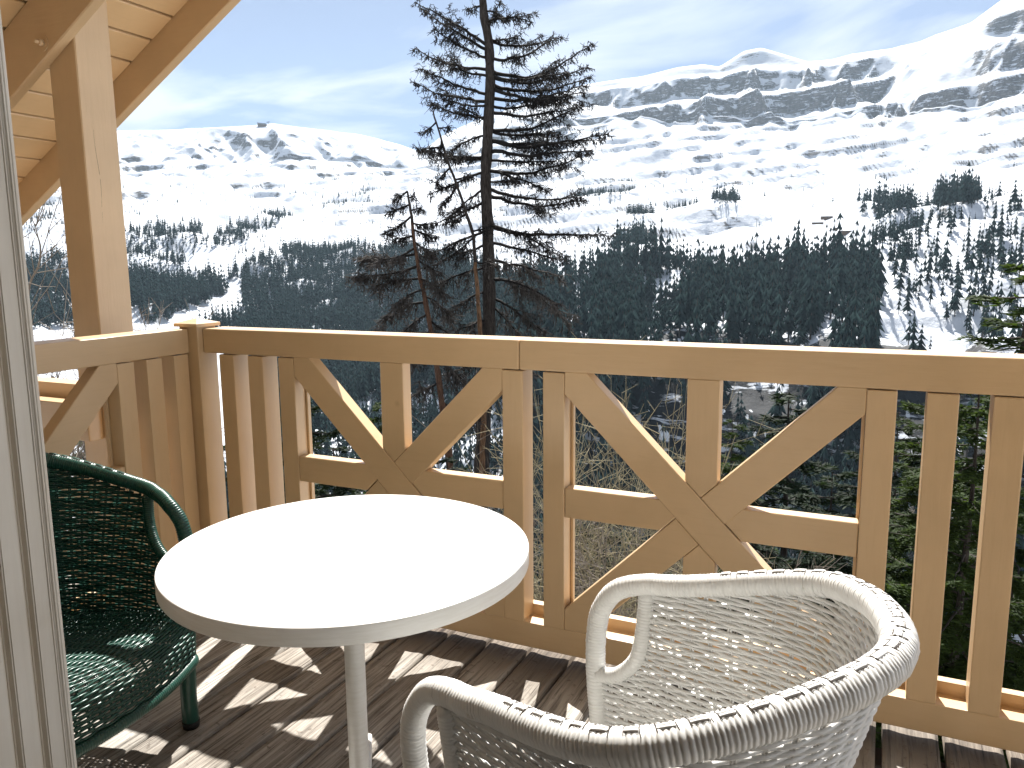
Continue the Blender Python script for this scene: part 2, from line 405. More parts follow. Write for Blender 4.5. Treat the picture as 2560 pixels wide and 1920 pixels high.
slope_beam('roof_deck', roof, S0, S1, 0.233, 0.29, -2.6, 0.43, M_DARK, 0)
post = empty('timber_post', (-2.769, -0.025, 0)); tag(post, 'thick square tan timber post carrying the roof outside the side railing', 'post')
PH = 0.0755
mkobj('shaft', prism_mesh('shaft', [(-PH, -3.0), (PH, -3.0), (PH, 1.852 + TANR * (-2.769 + PH + 3.08) + 0.235), (-PH, 1.852 + TANR * (-2.769 - PH + 3.08) + 0.235)], -0.0745, 0.0755, 0.004), M_PZ, post)
# long drying crack in the post's sunny face
mb = MB(); rr = np.linspace(1.22, 2.0, 40)
cy = -0.045 + 0.004 * np.sin(rr * 21) + 0.018 * (rr - 1.22) / 0.78 * -1 + 0.012
mb.add(*tubes(np.stack([np.full(40, PH - 0.0012), cy + .02, rr], 1), 0.0013 * np.sin(np.linspace(0.1, 3.04, 40)) + 0.0003, 5))
mb.build('drying_crack', M_DARK, post)
def bolt(root, loc, wash=0.028):
    o = mkobj('bolt', cyl_mesh('bolt', wash, wash, 0.004, 24), M_PX, root, loc); o.rotation_euler = (math.pi / 2, 0, 0)
    n = mkobj('nut', cyl_mesh('nut', 0.0125, 0.0125, 0.016, 6), M_PX, o, (0, 0, 0.004)); mkobj('shank', cyl_mesh('shank', 0.007, 0.007, 0.034, 12), M_PX, o, (0, 0, 0.003))
    return o
rf0 = [c for c in roof.children if c.name.startswith('rafter')][0]
P_ = at_depth(375 / 3.456, 372 / 3.456, 1.0); d_ = P_ - CAM; t_ = (-0.1425 - CAM[1]) / d_[1]; B_ = CAM + d_ * t_
bolt(roof, (B_[0], -0.1415, B_[2]))
ob = empty('cross_beam', (0, 0, 0)); tag(ob, 'pair of stacked tan cross beams bolted to the roof post outside the side railing', 'beam')
mkobj('beam', box_mesh('beam', -5.2, -2.72, -0.165, -0.1015, 0.592, 0.737, 0.004), M_PX, ob)
mkobj('upper_beam', box_mesh('upper_beam', -5.2, -2.846, -0.06, 0.03, 0.63, 0.79, 0.004), M_PX, ob)
bolt(ob, (-2.80, -0.165, 0.655), 0.03)

# ------------------------------------------------------------------ house wall and door frame behind the camera
M_WALL = paint_wood('wall_cladding_paint', (0.62, 0.51, 0.37), 0)
M_ROOM = plain('room_plaster', (0.45, 0.41, 0.36), 0.85, 0.05, 3)
hw_ = empty('house_wall', (0, 0, 0)); tag(hw_, 'tan boarded house wall with the open balcony door', 'wall')
for x0_, x1_ in ((-6.0, -0.86), (1.40, 6.0)):
    for k in range(40):
        z0_ = -2.0 + k * 0.145; mkobj('cladding_board', box_mesh('cladding_board', x0_, x1_, -1.70, -1.68, z0_, z0_ + 0.139, 0.003, 1), M_WALL, hw_)
    mkobj('wall_core', box_mesh('wall_core', x0_, x1_, -1.88, -1.701, -2.0, 3.75, 0), M_ROOM, hw_)
mkobj('lintel', box_mesh('lintel', -0.861, 1.401, -1.88, -1.685, 2.33, 3.75, 0), M_WALL, hw_)
rm = empty('room', (0, 0, 0)); tag(rm, kind='structure')
mkobj('room_wall', box_mesh('room_wall', -2.2, 2.2, -5.1, -5.0, -0.05, 2.6, 0), M_ROOM, rm); mkobj('room_wall', box_mesh('room_wall', -2.2, -2.1, -5.0, -1.881, -0.05, 2.6, 0), M_ROOM, rm)
mkobj('room_wall', box_mesh('room_wall', 2.1, 2.2, -5.0, -1.881, -0.05, 2.6, 0), M_ROOM, rm); mkobj('room_ceiling', box_mesh('room_ceiling', -2.2, 2.2, -5.1, -1.881, 2.601, 2.7, 0), M_ROOM, rm)
mkobj('room_floor', box_mesh('room_floor', -2.2, 2.2, -5.0, -2.91, -0.06, -0.002, 0), M_JOIST, rm)
def frame_mat():
    m, t, b = newmat('grey_white_frame_paint', 0.5, 0.35); v = coords(t, (18, 18, 1.2), rnd=False); g = noise(t, 5, 6, 0.6, v, 0.4)
    v2 = coords(t, (1, 1, 1), rnd=False); w = noise(t, 5, 4, 0.6, v2)
    c = ramp(t, g.outputs[0], [(0.3, (0.66, 0.59, 0.49)), (0.6, (0.70, 0.635, 0.535))]); d = ramp(t, w.outputs[0], [(0.35, (0.86, 0.84, 0.8)), (0.6, (1, 1, 1))])
    t.links.new(mix(t, 0.7, c, d, 'MULTIPLY'), b.inputs['Base Color']); bump(t, b, g.outputs[0], 0.08, 0.002); return m
M_FRAME = frame_mat()
df = empty('door_frame', (0, 0, 0)); tag(df, 'grooved grey white door frame standing close beside the green chair', 'door frame')
JX, JY = -0.708, -1.666
# stepped profile of the reveal, from the outer edge back towards the room
prof = [(-.16, 0.0), (-.010, 0.0), (-.001, -.003), (0.0, -.0075), (-.0015, -.010), (-.004, -.0115), (-.004, -.027), (-.012, -.0285), (-.012, -.0345), (-.003, -.036), (-.003, -.053), (-.011, -.0545), (-.011, -.060), (-.002, -.0615), (-.002, -.18), (-.16, -.18)]
bm = bmesh.new(); a = [bm.verts.new((JX + x, JY + y, 0.0)) for x, y in prof]; f = bm.faces.new(a); r = bmesh.ops.extrude_face_region(bm, geom=[f])
for v in [e for e in r['geom'] if isinstance(e, bmesh.types.BMVert)]: v.co.z = 2.25
bmesh.ops.recalc_face_normals(bm, faces=bm.faces[:]); bmesh.ops.bevel(bm, geom=[e for e in bm.edges if abs(e.verts[0].co.z - e.verts[1].co.z) > 1], offset=0.0012, segments=2, affect='EDGES')
me = bpy.data.meshes.new('jamb'); bm.to_mesh(me); bm.free(); mkobj('jamb', me, M_FRAME, df)
mkobj('head', box_mesh('head', JX - .15, 1.40, JY - .18, JY + .0, 2.2505, 2.33, 0.003), M_FRAME, df)
# ------------------------------------------------------------------ round table
def table_paint():
    m, t, b = newmat('white_table_paint', 0.38, 0.4); v = coords(t, (1, 1, 1), rnd=False); n = noise(t, 4, 5, 0.6, v)
    c = ramp(t, n.outputs[0], [(0.3, (0.74, 0.74, 0.72)), (0.7, (0.8, 0.8, 0.785))])
    vs = coords(t, (3, 14, 1), rnd=False); s = noise(t, 6, 2, 0.4, vs, 0.6); sc = ramp(t, s.outputs[0], [(0.25, (0.35, 0.34, 0.33)), (0.27, (1, 1, 1))])
    c = mix(t, 0.6, c, sc, 'MULTIPLY')
    # grubby streaks on the rim and the leg
    vg = coords(t, (2, 2, 20), rnd=False); gr = noise(t, 9, 5, 0.65, vg); gd = ramp(t, gr.outputs[0], [(0.35, (0.86, 0.85, 0.82)), (0.6, (1, 1, 1))]); c = mix(t, 0.5, c, gd, 'MULTIPLY')
    vo = nn(t, 'ShaderNodeTexVoronoi'); vo.voronoi_dimensions = '2D'; vo.inputs['Scale'].default_value = 3.1; t.links.new(v, vo.inputs['Vector']); sp = ramp(t, vo.outputs['Distance'], [(0.0, (0.06, 0.05, 0.05)), (0.008, (0.2, 0.2, 0.2)), (0.012, (1, 1, 1))]); c = mix(t, 0.95, c, sp, 'MULTIPLY')
    t.links.new(c, b.inputs['Base Color']); return m
M_TAB = table_paint()
TZ, TR = 0.645, 0.392
tb = empty('round_table', (-1.0254, -0.799, 0)); tag(tb, 'round white table with thick rim on a single slim leg', 'table')
bm = bmesh.new(); prof = [(0.0, TZ - .036), (TR - .006, TZ - .037), (TR - .001, TZ - .0355), (TR, TZ - .033), (TR, TZ - .018), (TR, TZ - .003), (TR - .0008, TZ - .0009), (TR - .003, TZ), (0.0, TZ)]
SEG = 160
rings = []
for (r, z) in prof:
    rings.append([bm.verts.new((0, 0, z))] if r == 0 else [bm.verts.new((r * math.cos(2 * math.pi * k / SEG), r * math.sin(2 * math.pi * k / SEG), z)) for k in range(SEG)])
for a, b in zip(rings[:-1], rings[1:]):
    for k in range(SEG):
        k2 = (k + 1) % SEG
        if len(a) == 1: bm.faces.new((a[0], b[k2], b[k]))
        elif len(b) == 1: bm.faces.new((a[k], a[k2], b[0]))
        else: bm.faces.new((a[k], a[k2], b[k2], b[k]))
bmesh.ops.recalc_face_normals(bm, faces=bm.faces[:])
for f in bm.faces: f.smooth = True
me = bpy.data.meshes.new('table_top'); bm.to_mesh(me); bm.free()
mkobj('table_top', me, M_TAB, tb)
mkobj('leg', cyl_mesh('leg', 0.0225, 0.0225, TZ - .06, 32), M_TAB, tb, (0, 0, 0.026))
mkobj('mounting_plate', cyl_mesh('mounting_plate', 0.09, 0.09, 0.006, 32), M_TAB, tb, (0, 0, TZ - .0415))
for k in range(4):
    o = mkobj('foot', box_mesh('foot', 0.0, 0.27, -.022, .022, 0.004, 0.028, 0.006, 2), M_TAB, tb); o.rotation_euler = (0, 0, 0.6 + k * math.pi / 2)

# ------------------------------------------------------------------ wicker armchairs
def wicker_mat(name, col, worn, rough=0.42, wear=0.5, groove_tone=(0.05, 0.035, 0.025)):
    m, t, b = newmat(name, rough, 0.45); v = coords(t, (1, 1, 1), rnd=False); n = noise(t, 40, 5, 0.65, v); n2 = noise(t, 7, 4, 0.6, v)
    c = ramp(t, n2.outputs[0], [(0.3, tuple(x * 0.82 for x in col)), (0.7, col)])
    w = ramp(t, n.outputs[0], [(0.60 + (1 - wear) * .1, (0, 0, 0)), (0.72 + (1 - wear) * .1, (1, 1, 1))])
    c = mix(t, w, c, worn)
    ga = nn(t, 'ShaderNodeAttribute', attribute_name='groove'); gm = ramp(t, ga.outputs['Fac'], [(0.55, (0, 0, 0)), (1.0, (0.85, 0.85, 0.85))])
    n3 = noise(t, 11, 4, 0.6, v); gk = ramp(t, n3.outputs[0], [(0.46, (0.03, 0.03, 0.03)), (0.68, (0.9, 0.9, 0.9))]); gm = mix(t, 1.0, gm, gk, 'MULTIPLY')
    t.links.new(mix(t, gm, c, groove_tone), b.inputs['Base Color']); return m  # dark brown tone in the wrap grooves, patchy by noise
M_WH = wicker_mat('white_painted_wicker', (0.76, 0.755, 0.73), (0.42, 0.37, 0.31), 0.4, 0.35)
M_GR = wicker_mat('green_painted_wicker', (0.012, 0.062, 0.045), (0.10, 0.15, 0.12), 0.33, 0.3)
M_FOOT = plain('black_rubber', (0.012, 0.012, 0.012), 0.6, 0.1)
M_GAP = plain('dark_gap_lines', (0.06, 0.045, 0.033), 0.9, 0.2)  # for thin dark tubes that stand in for the dark gaps between strands
def unit3(v): return v / (np.linalg.norm(v, axis=-1, keepdims=True) + 1e-12)
WRAPG = []
def wrapped(path, rad, pitch=0.0062, sides=12, ref=(0, 0, 1), depth=0.085):
    L = np.linalg.norm(np.diff(path, axis=0), axis=1).sum()
    P, s = resample(path, n=int(L / pitch * 6) + 1)
    r = rad(s / L) if callable(rad) else np.full(len(s), rad)
    ph = s / pitch + 0.25 * np.sin(s * 31) + 0.15 * np.sin(s * 83)
    k = np.floor(ph); jit = (np.sin(k * 12.9898) * 43758.5453) % 1.0
    w = np.abs(np.sin(ph * np.pi)) ** 0.55
    rr = r * (1 - depth * (1 - w) + 0.035 * (jit - .5))
    v, q, t_ = tubes(P[None], rr[None], sides, ref, cap=True)
    WRAPG.append(np.repeat((1 - w) * (0.55 + 0.9 * jit), sides)); return v, q, t_
def groove(o):
    g = WRAPG[-1]; at = o.data.attributes.new('groove', 'FLOAT', 'POINT'); at.data.foreach_set('value', g.astype(np.float32)); return o
def build_chair(name, sh, pose, mat, seat_z, label, group, seed):
    rg = np.random.default_rng(seed)
    xf, wf, hf, xm, wm, hm, xq, wq, hq, xb, hb, wl = sh
    root = empty(name, (pose[0], pose[1], 0), pose[2]); tag(root, label, 'armchair', group)
    half = [(xf - .015, wl, .36), (xf - .002, wl, .50), (xf - .001, wf - .004, hf - .09), (xf - .014, wf - .003, hf - .043), (xf - .046, wf - .001, hf - .004), (xf - .098, (wf + wm) / 2, hf + .017), (min(xf - .17, xm), wm, max(hm + .006, hf + .026)), (xq, wq, hq)]
    L = [(a, -b, c) for a, b, c in half] + [(xb, 0, hb)] + half[::-1]
    rim = crom(L, 14)
    rimr = lambda q: 0.0192 + 0.0036 * np.exp(-((q - .5) / .22) ** 2)
    mb = MB(); mb.add(*wrapped(rim, rimr)); ro = mb.build('rim', mat, root, smooth=True); groove(ro)
    # binding cane woven along the top of the rim: a flat strand that shows between narrow gaps
    RP, rs = resample(rim, n=900); tl = rs[-1]; mb = MB(); sl = MB(); a0, a1 = 0.25, 0.75; s = a0 * tl; k = 0
    def rp(ss, off):
        c = np.stack([np.interp(ss, rs, RP[:, i]) for i in range(3)], 1); T = unit3(np.stack([np.interp(ss + .004, rs, RP[:, i]) - np.interp(ss - .004, rs, RP[:, i]) for i in range(3)], 1))
        sd = unit3(np.cross(T, (0, 0, 1.0))); up = np.cross(sd, T); r0 = rimr(ss / tl); a_ = off / r0
        return c + sd * (np.sin(a_) * r0)[:, None] + up * (np.cos(a_) * r0)[:, None], up
    while s < a1 * tl:
        ln = rg.uniform(.015, .02); ss = np.linspace(s, s + ln, 5); of = rg.uniform(-.001, .001)
        for o in (of - .0024, of + .0024):
            P, up = rp(ss, np.full(5, o)); P = P + up * (0.0007 * np.sin(np.linspace(.15, 3, 5)) - .0017)[:, None]; v, q, _ = tubes(P[None], 0.0024, 5, up[None]); mb.add(v, q)
        for o in (of - .0058, of + .0058):
            if rg.random() < .8: P, up = rp(ss + rg.uniform(-.002, .002), np.full(5, o)); v, q, _ = tubes((P - up * .0002)[None], 0.0005, 4, up[None]); sl.add(v, q)
        for e in (s - .001, s + ln + .001):
            oo = np.linspace(of - .010 * rg.uniform(.6, 1.3), of + .010 * rg.uniform(.6, 1.3), 6); P, up = rp(np.full(6, e) + np.linspace(-.0015, .0015, 6), oo); v, q, _ = tubes((P - up * .0003)[None], 0.0006, 4, up[None]); sl.add(v, q)
        s += ln + rg.uniform(.011, .019)
    mb.build('binding', mat, ro, smooth=True); sl.build('binding_gaps', M_GAP, ro)
    # plan curves of the woven shell
    tc = [(xf, -wl, hf - .045), (xf - .065, -wf, hf), (xm, -wm, hm), (xq, -wq, hq), (xb, 0, hb)]
    tc = tc + [(a, -b, c) for a, b, c in tc[-2::-1]]
    bc = [(xf - .01, -wl), (xf - .085, -.222), (0.04, -.22), (-.125, -.175), (-.20, 0)]; bc = bc + [(a, -b) for a, b in bc[-2::-1]]
    top = crom(tc, 60); bot = crom(bc, 60); ZB = 0.195
    seg = np.linalg.norm(np.diff(top[:, :2], axis=0), axis=1) + np.linalg.norm(np.diff(bot, axis=0), axis=1)
    s = np.r_[0, np.cumsum(seg)] / 2; SL = s[-1]
    NST = int(SL / 0.0305)
    n = NST * 4 + 1; ss = np.linspace(0.004, SL - .004, n)
    tp = np.stack([np.interp(ss, s, top[:, i]) for i in range(3)], 1); bp = np.stack([np.interp(ss, s, bot[:, i]) for i in range(2)], 1)
    dfront = np.minimum(ss, SL - ss)
    hoop_d = np.array([0, .05, .098, .136, .158, .166]); hoop_z = np.array([.475, .49, .53, .585, .645, .75]) + (hf - .65) * .8
    zlim = np.where(dfront < .158, np.minimum(np.interp(dfront, hoop_d, hoop_z) - .012, tp[:, 2] - .02), tp[:, 2] - .016)
    tan = np.gradient(bp + tp[:, :2], axis=0); tan /= np.linalg.norm(tan, axis=1, keepdims=True); nor = np.stack([tan[:, 1], -tan[:, 0], np.zeros(n)], 1)
    def shell(i, z):
        q = (z - ZB) / (tp[i, 2] - ZB); qq = np.clip(q, 0, 1) ** 1.45; xy = bp[i] * (1 - qq)[:, None] + tp[i, :2] * qq[:, None]
        return np.c_[xy, z] + nor[i] * (0.006 * np.sin(np.pi * np.clip(q, 0, 1)))[:, None]
    mb = MB(); dz = 0.0062; nrow = int((hb - ZB) / dz)
    phase = np.arange(n) / 4.0
    for j in range(nrow):
        z0 = ZB + .012 + j * dz
        z = z0 + 0.0012 * np.sin(ss * 9 + j * .7) + 0.0008 * np.sin(ss * 37 + j * 2.1) + rg.uniform(-.0006, .0006)
        ok = z < zlim - .002
        if not ok.any(): continue
        e = np.flatnonzero(np.diff(np.r_[0, ok.astype(int), 0])); runs = list(zip(e[::2], e[1::2]))
        for a, b in runs:
            if b - a < 6: continue
            i = np.arange(a, b); P = shell(i, z[i]) + nor[i] * (0.0024 * np.cos(np.pi * (phase[i] + j)))[:, None]
            v, q, _ = tubes(P[None], 0.00365, 4, nor[i][None]); mb.add(v, q)
    wo = mb.build('woven_shell', mat, root, smooth=True); tag(wo, kind='stuff')
    mb = MB()
    for k in range(NST + 1):
        i0 = min(n - 1, k * 4)
        for o in (-.0022, .0022):
            zz = np.linspace(ZB, zlim[i0] + .012, 12); ii = np.full(12, i0)
            P = shell(ii, zz) + np.c_[tan[ii] * o, np.zeros(12)]
            v, q, _ = tubes(P[None], 0.0021, 4, nor[ii][None]); mb.add(v, q)
    so = mb.build('stakes', mat, root, smooth=True); tag(so, kind='stuff')
    # inner arm loops
    for sg in (-1, 1):
        tpf = lambda d, z: None
        pts = []
        for d, z in zip((.006, .05, .098, .136, .156, .158), tuple(hoop_z[:5]) + (hf - .012,)):
            i = int(np.argmin(np.abs(ss - d))) if sg < 0 else int(np.argmin(np.abs(SL - ss - d)))
            pts.append(shell(np.array([i]), np.array([min(z, tp[i, 2] - .003)]))[0])
        mb = MB(); mb.add(*wrapped(crom(pts, 10), 0.0145, 0.0058, 12)); groove(mb.build('arm_loop', mat, root, smooth=True))
    # seat and front skirt
    prof = crom([(-.205, seat_z - .012), (-.05, seat_z - .02), (.10, seat_z - .008), (xf - .075, seat_z + .004), (xf - .03, seat_z - .004), (xf - .004, seat_z - .035), (xf + .002, seat_z - .075), (xf + .0, ZB + .012)], 30)
    PR, ps = resample(prof, step=0.0069)
    mb = MB(); ns = 15; m = ns * 5 + 1
    for j, (x, z) in enumerate(PR):
        W = 0.222 * math.sqrt(max(0.02, 1 - (max(0, -x + .02) / .245) ** 2)); y = np.linspace(-W, W, m); ph = np.arange(m) / 5
        bow = 0.032 * (1 - (y / .22) ** 2) * float(sstep(.05, xf, x))
        tq = PR[min(j + 1, len(PR) - 1)] - PR[max(j - 1, 0)]; tq /= np.linalg.norm(tq); nx_, nz_ = -tq[1], tq[0]
        dsp = 0.0026 * np.cos(np.pi * (ph * (W / .222) + j)) + rg.normal(0, .0003)
        P = np.stack([x + bow + nx_ * dsp, y, z + nz_ * dsp + 0.0006 * np.sin(y * 40 + j)], 1)
        v, q, _ = tubes(P[None], 0.0032, 5, (nx_, 0, nz_)); mb.add(v, q)
    so = mb.build('woven_seat', mat, root, smooth=True); tag(so, kind='stuff')
    mb = MB()
    for k in range(ns + 1):
        y = -.215 + k * .43 / ns
        for o in (-.0022, .0022):
            sel = PR[::4]; bow = 0.032 * (1 - (y / .22) ** 2) * sstep(.05, xf, sel[:, 0])
            okx = sel[:, 0] > -.2 * math.sqrt(max(0, 1 - (y / .225) ** 2)); P = np.stack([sel[:, 0] + bow, np.full(len(sel), y + o), sel[:, 1]], 1)[okx]
            v, q, _ = tubes(P[None], 0.0022, 4, (0, 1, 0)); mb.add(v, q)
    so = mb.build('seat_stakes', mat, root, smooth=True); tag(so, kind='stuff')
    # wrapped bottom rim, closed round the base
    yy = np.linspace(.215, -.215, 30); fr = np.stack([xf + 0.0 + 0.032 * (1 - (yy / .22) ** 2), yy, np.full(30, ZB)], 1)
    loop = np.vstack([np.c_[bot[::6], np.full(len(bot[::6]), ZB)], fr, np.r_[bot[0], ZB][None]])
    mb = MB(); mb.add(*wrapped(loop, 0.0155, 0.0065, 12)); groove(mb.build('base_rim', mat, root, smooth=True))
    # legs
    for sx in (-1, 1):
        P = np.array([(xf - .022, sx * (wl - .012), 0.012), (xf - .022, sx * (wl - .012), .12), (xf - .018, sx * (wl - .004), .24), (xf - .015, sx * wl, .37)])
        mb = MB(); mb.add(*wrapped(crom(P, 8), lambda q: 0.0225 - 0.003 * q, 0.03, 14, (1, 0, 0), 0.02)); lo = groove(mb.build('leg', mat, root, smooth=True))
        mkobj('foot_cap', cyl_mesh('foot_cap', .0215, .0235, .02, 20), M_FOOT, lo, (xf - .022, sx * (wl - .012), 0))
        P = np.array([(-.205, sx * .25, 0.012), (-.19, sx * .247, .2), (-.172, sx * ((.18 + wq) / 2 + .036), .45), (-.168, sx * (wq + .006), hq - .022)])
        mb = MB(); mb.add(*wrapped(crom(P, 8), 0.0155, 0.012, 12, (1, 0, 0), 0.04)); lo = groove(mb.build('leg', mat, root, smooth=True))
        mkobj('foot_cap', cyl_mesh('foot_cap', .0165, .018, .018, 20), M_FOOT, lo, (-.205, sx * .25, 0))
    if seed == 4:   # a broken strand sticking up from the rim
        mb = MB(); P = crom(np.array([(-.262, -.03, hb + .01), (-.258, -.034, hb + .04), (-.252, -.03, hb + .062), (-.246, -.02, hb + .07)]), 6); mb.add(*tubes(P[None], np.linspace(.0028, .0012, len(P))[None], 5)); mb.build('loose_strand', M_STRAND, root)
    return root
M_STRAND = plain('bare_cane', (0.5, 0.42, 0.28), 0.7, 0.1)
build_chair('wicker_armchair', (0.264, 0.231, 0.667, 0.173, 0.25, 0.692, -0.158, 0.269, 0.762, -0.313, 0.803, 0.222), (-0.2657, -1.1066, 2.8444), M_WH, 0.36,
            'white painted wicker armchair with rounded back, pulled up to the round table', None, 3)
build_chair('wicker_armchair', (.27, .23, .63, .08, .27, .66, -.17, .22, .73, -.27, .76, .23), (-1.8666, -0.9664, 0.17), M_GR, 0.325,
            'dark green painted wicker armchair between the door frame and the round table', None, 4)
# ------------------------------------------------------------------ mountain land: one sheet from the house to the far crest
SKYU = [-900, 60, 285, 400, 560, 680, 800, 900, 1000, 1050, 1110, 1200, 1300, 1400, 1463, 1610, 1694, 1757, 1798, 1861, 1903, 1960, 2019, 2080, 2134, 2155, 2228, 2300, 2339, 2428, 2501, 2560, 2700, 3400]
SKYV = [380, 332, 327, 325, 318, 309, 324, 336, 362, 380, 336, 298, 263, 231, 210, 190, 168, 161, 168, 128, 119, 136, 155, 150, 136, 134, 123, 106, 89, 58, 4, -22, -50, 40]
COLS = [-900, 60, 300, 560, 800, 1050, 1300, 1500, 1700, 1900, 2100, 2300, 2560, 3400]
# (picture row, distance) of each step of the land along each direction: gorge rim, forest, pasture, cliff foot, cliff top
LV = {  # k: rows
 'a': [1250, 1250, 1250, 1250, 1250, 1240, 1220, 1215, 1210, 1205, 1200, 1210, 1230, 1250],
 'b': [985, 985, 985, 985, 985, 975, 955, 950, 950, 962, 985, 1000, 1000, 985],
 'c': [830, 820, 812, 812, 822, 820, 815, 810, 805, 805, 815, 830, 830, 820],
 'd': [620, 610, 600, 606, 600, 620, 650, 642, 640, 650, 636, 590, 570, 570],
 'e': [520, 515, 512, 515, 518, 540, 560, 560, 562, 556, 540, 500, 480, 470],
 'f': [440, 432, 428, 430, 440, 455, 460, 455, 440, 425, 415, 405, 395, 380],
 'g': [400, 388, 385, 382, 392, 418, 352, 318, 292, 288, 276, 308, 270, 250],
 'h': [386, 372, 366, 358, 374, 404, 330, 288, 250, 240, 240, 262, 224, 210]}
LR = {
 'a': [420, 420, 430, 440, 440, 430, 400, 395, 390, 385, 380, 375, 370, 380],
 'b': [640, 640, 660, 680, 690, 640, 500, 425, 415, 408, 404, 402, 400, 420],
 'c': [850, 900, 950, 1000, 1000, 860, 680, 610, 580, 560, 550, 550, 560, 600],
 'd': [1300, 1300, 1300, 1380, 1450, 1250, 980, 860, 820, 790, 760, 760, 760, 800],
 'e': [1700, 1700, 1700, 1750, 1800, 1600, 1350, 1200, 1130, 1100, 1050, 1000, 960, 1000],
 'f': [2200, 2200, 2200, 2250, 2300, 2200, 2000, 1900, 1850, 1800, 1750, 1600, 1450, 1400],
 'g': [2520, 2520, 2520, 2520, 2550, 2500, 2450, 2400, 2350, 2300, 2250, 2050, 1950, 1900],
 'h': [2565, 2565, 2565, 2570, 2590, 2540, 2500, 2445, 2390, 2335, 2290, 2095, 1990, 1950]}
NC = 760
uu = np.concatenate([np.linspace(-1700, -60, 60, endpoint=False), np.linspace(-60, 2640, NC - 120, endpoint=False), np.linspace(2640, 5200, 60)])
def elev_range(u, v, r):
    d = AR[None] * ((u - 1280) / FPX)[:, None] + AD[None] * ((v - 960) / FPX)[:, None] + AF[None]
    h = np.hypot(d[:, 0], d[:, 1]); return CAM[2] + d[:, 2] / h * r
d0 = AR[None] * ((uu - 1280) / FPX)[:, None] + AF[None]
AZ = np.arctan2(d0[:, 0], d0[:, 1])
def sm(vals, xs):
    y = np.interp(uu, xs, vals); k = np.exp(-0.5 * (np.arange(-20, 21) / 9.0) ** 2); k /= k.sum()
    return np.convolve(np.pad(y, 20, mode='edge'), k, 'valid')
KR, KZ = [], []
for r_, z_ in ((3.0, -3.1), (9, -5.2), (22, -11.5), (60, -31), (150, -76), (300, -150)):
    KR.append(np.full(NC, r_)); KZ.append(np.full(NC, z_))
def lay(us, vs, rs, soft=True):
    """distance and height of one step of the land, at the true bearing of each sight line"""
    d = AR[None] * ((np.array(us, float) - 1280) / FPX)[:, None] + AD[None] * ((np.array(vs, float) - 960) / FPX)[:, None] + AF[None]
    az = np.arctan2(d[:, 0], d[:, 1]); te = d[:, 2] / np.hypot(d[:, 0], d[:, 1])
    r = np.interp(AZ, az, rs); t = np.interp(AZ, az, te)
    k = np.exp(-0.5 * (np.arange(-20, 21) / (9.0 if soft else 1.2)) ** 2); k /= k.sum()
    f = lambda y: np.convolve(np.pad(y, 20, mode='edge'), k, 'valid')
    return f(r), CAM[2] + f(t) * f(r)
for k in 'abcdefgh':
    rr, zz_ = lay(COLS, LV[k], LR[k]); KR.append(rr); KZ.append(zz_)
RC = [2950, 2950, 2950, 2950, 2950, 2850, 2850, 2800, 2780, 2750, 2700, 2600, 2500, 2500]
rc, zc_ = lay(SKYU, SKYV, np.interp(SKYU, COLS, RC), False); KR.append(rc); KZ.append(zc_)
for dr, dzz in ((250, -60), (900, -350)):
    KR.append(rc + dr); KZ.append(KZ[14] + dzz)
KR = np.array(KR); KZ = np.array(KZ)            # (17, NC)
NSUB = [4, 6, 8, 8, 10, 10, 30, 34, 46, 44, 84, 76, 30, 104, 8, 6]
R_, Z_, LAY = [], [], []
for k, ns in enumerate(NSUB):
    t = np.linspace(0, 1, ns, endpoint=False)
    for q in t:
        R_.append(KR[k] * (1 - q) + KR[k + 1] * q); Z_.append(KZ[k] * (1 - q) + KZ[k + 1] * q); LAY.append(k + q)
R_.append(KR[-1]); Z_.append(KZ[-1]); LAY.append(16.0)
R_ = np.array(R_); Z_ = np.array(Z_); LAY = np.array(LAY)[:, None] + 0 * R_
# soften the straight steps
def smooth_rows(A, w):
    B = A.copy()
    for _ in range(w): B[1:-1] = (B[:-2] + 2 * B[1:-1] + B[2:]) / 4
    return B
Zs = smooth_rows(Z_, 12); keep = np.clip(np.abs(LAY - 12.5) < 0.9, 0, 1) * 1.0
Z0 = Z_ * 0.0 + Zs
crest_i = int(sum(NSUB[:14])); Z0[crest_i - 3:crest_i + 1] = Z_[crest_i - 3:crest_i + 1] * np.array([.25, .5, .75, 1.0])[:, None] + Zs[crest_i - 3:crest_i + 1] * np.array([.75, .5, .25, 0])[:, None]
X = CAM[0] + np.sin(AZ)[None] * R_; Y = CAM[1] + np.cos(AZ)[None] * R_
UU = uu[None] + 0 * R_
far = sstep(200, 500, R_)
crestfade = 1 - np.exp(-((LAY - 14.0) / 0.4) ** 2) * 0.95
N1 = fbm(X / 420, Y / 420, 6, 1); N2 = fbm(X / 90, Y / 90, 3, 5); N3 = fbm(X / 34, Y / 34, 2, 9)
# drainage gullies running down the slope (stretched along the fall line)
aw = AZ[None] * 1500
G1 = 1 - np.abs(vnoise(aw / 85 + 1.3 * N1, R_ / 620, 21)) * 4; G2 = 1 - np.abs(vnoise(aw / 33 + 1.2 * N2, R_ / 260, 22)) * 4
up = sstep(11.2, 12.6, LAY)
Z1 = Z0 + far * crestfade * (N1 * 20 * (0.4 + R_ / 1500) + N2 * (23 - 5 * up) + N3 * 2.6 + up * (G1 * 26 + G2 * 10))
Z1 += (1 - far) * (N2 * 1.0 + fbm(X / 5, Y / 5, 4, 3) * 0.45)
Z1 += far * (1 - up) * 10.0 * fbm(aw / 90 + N1, R_ / 62, 2, 31)             # wind terraces of the pasture
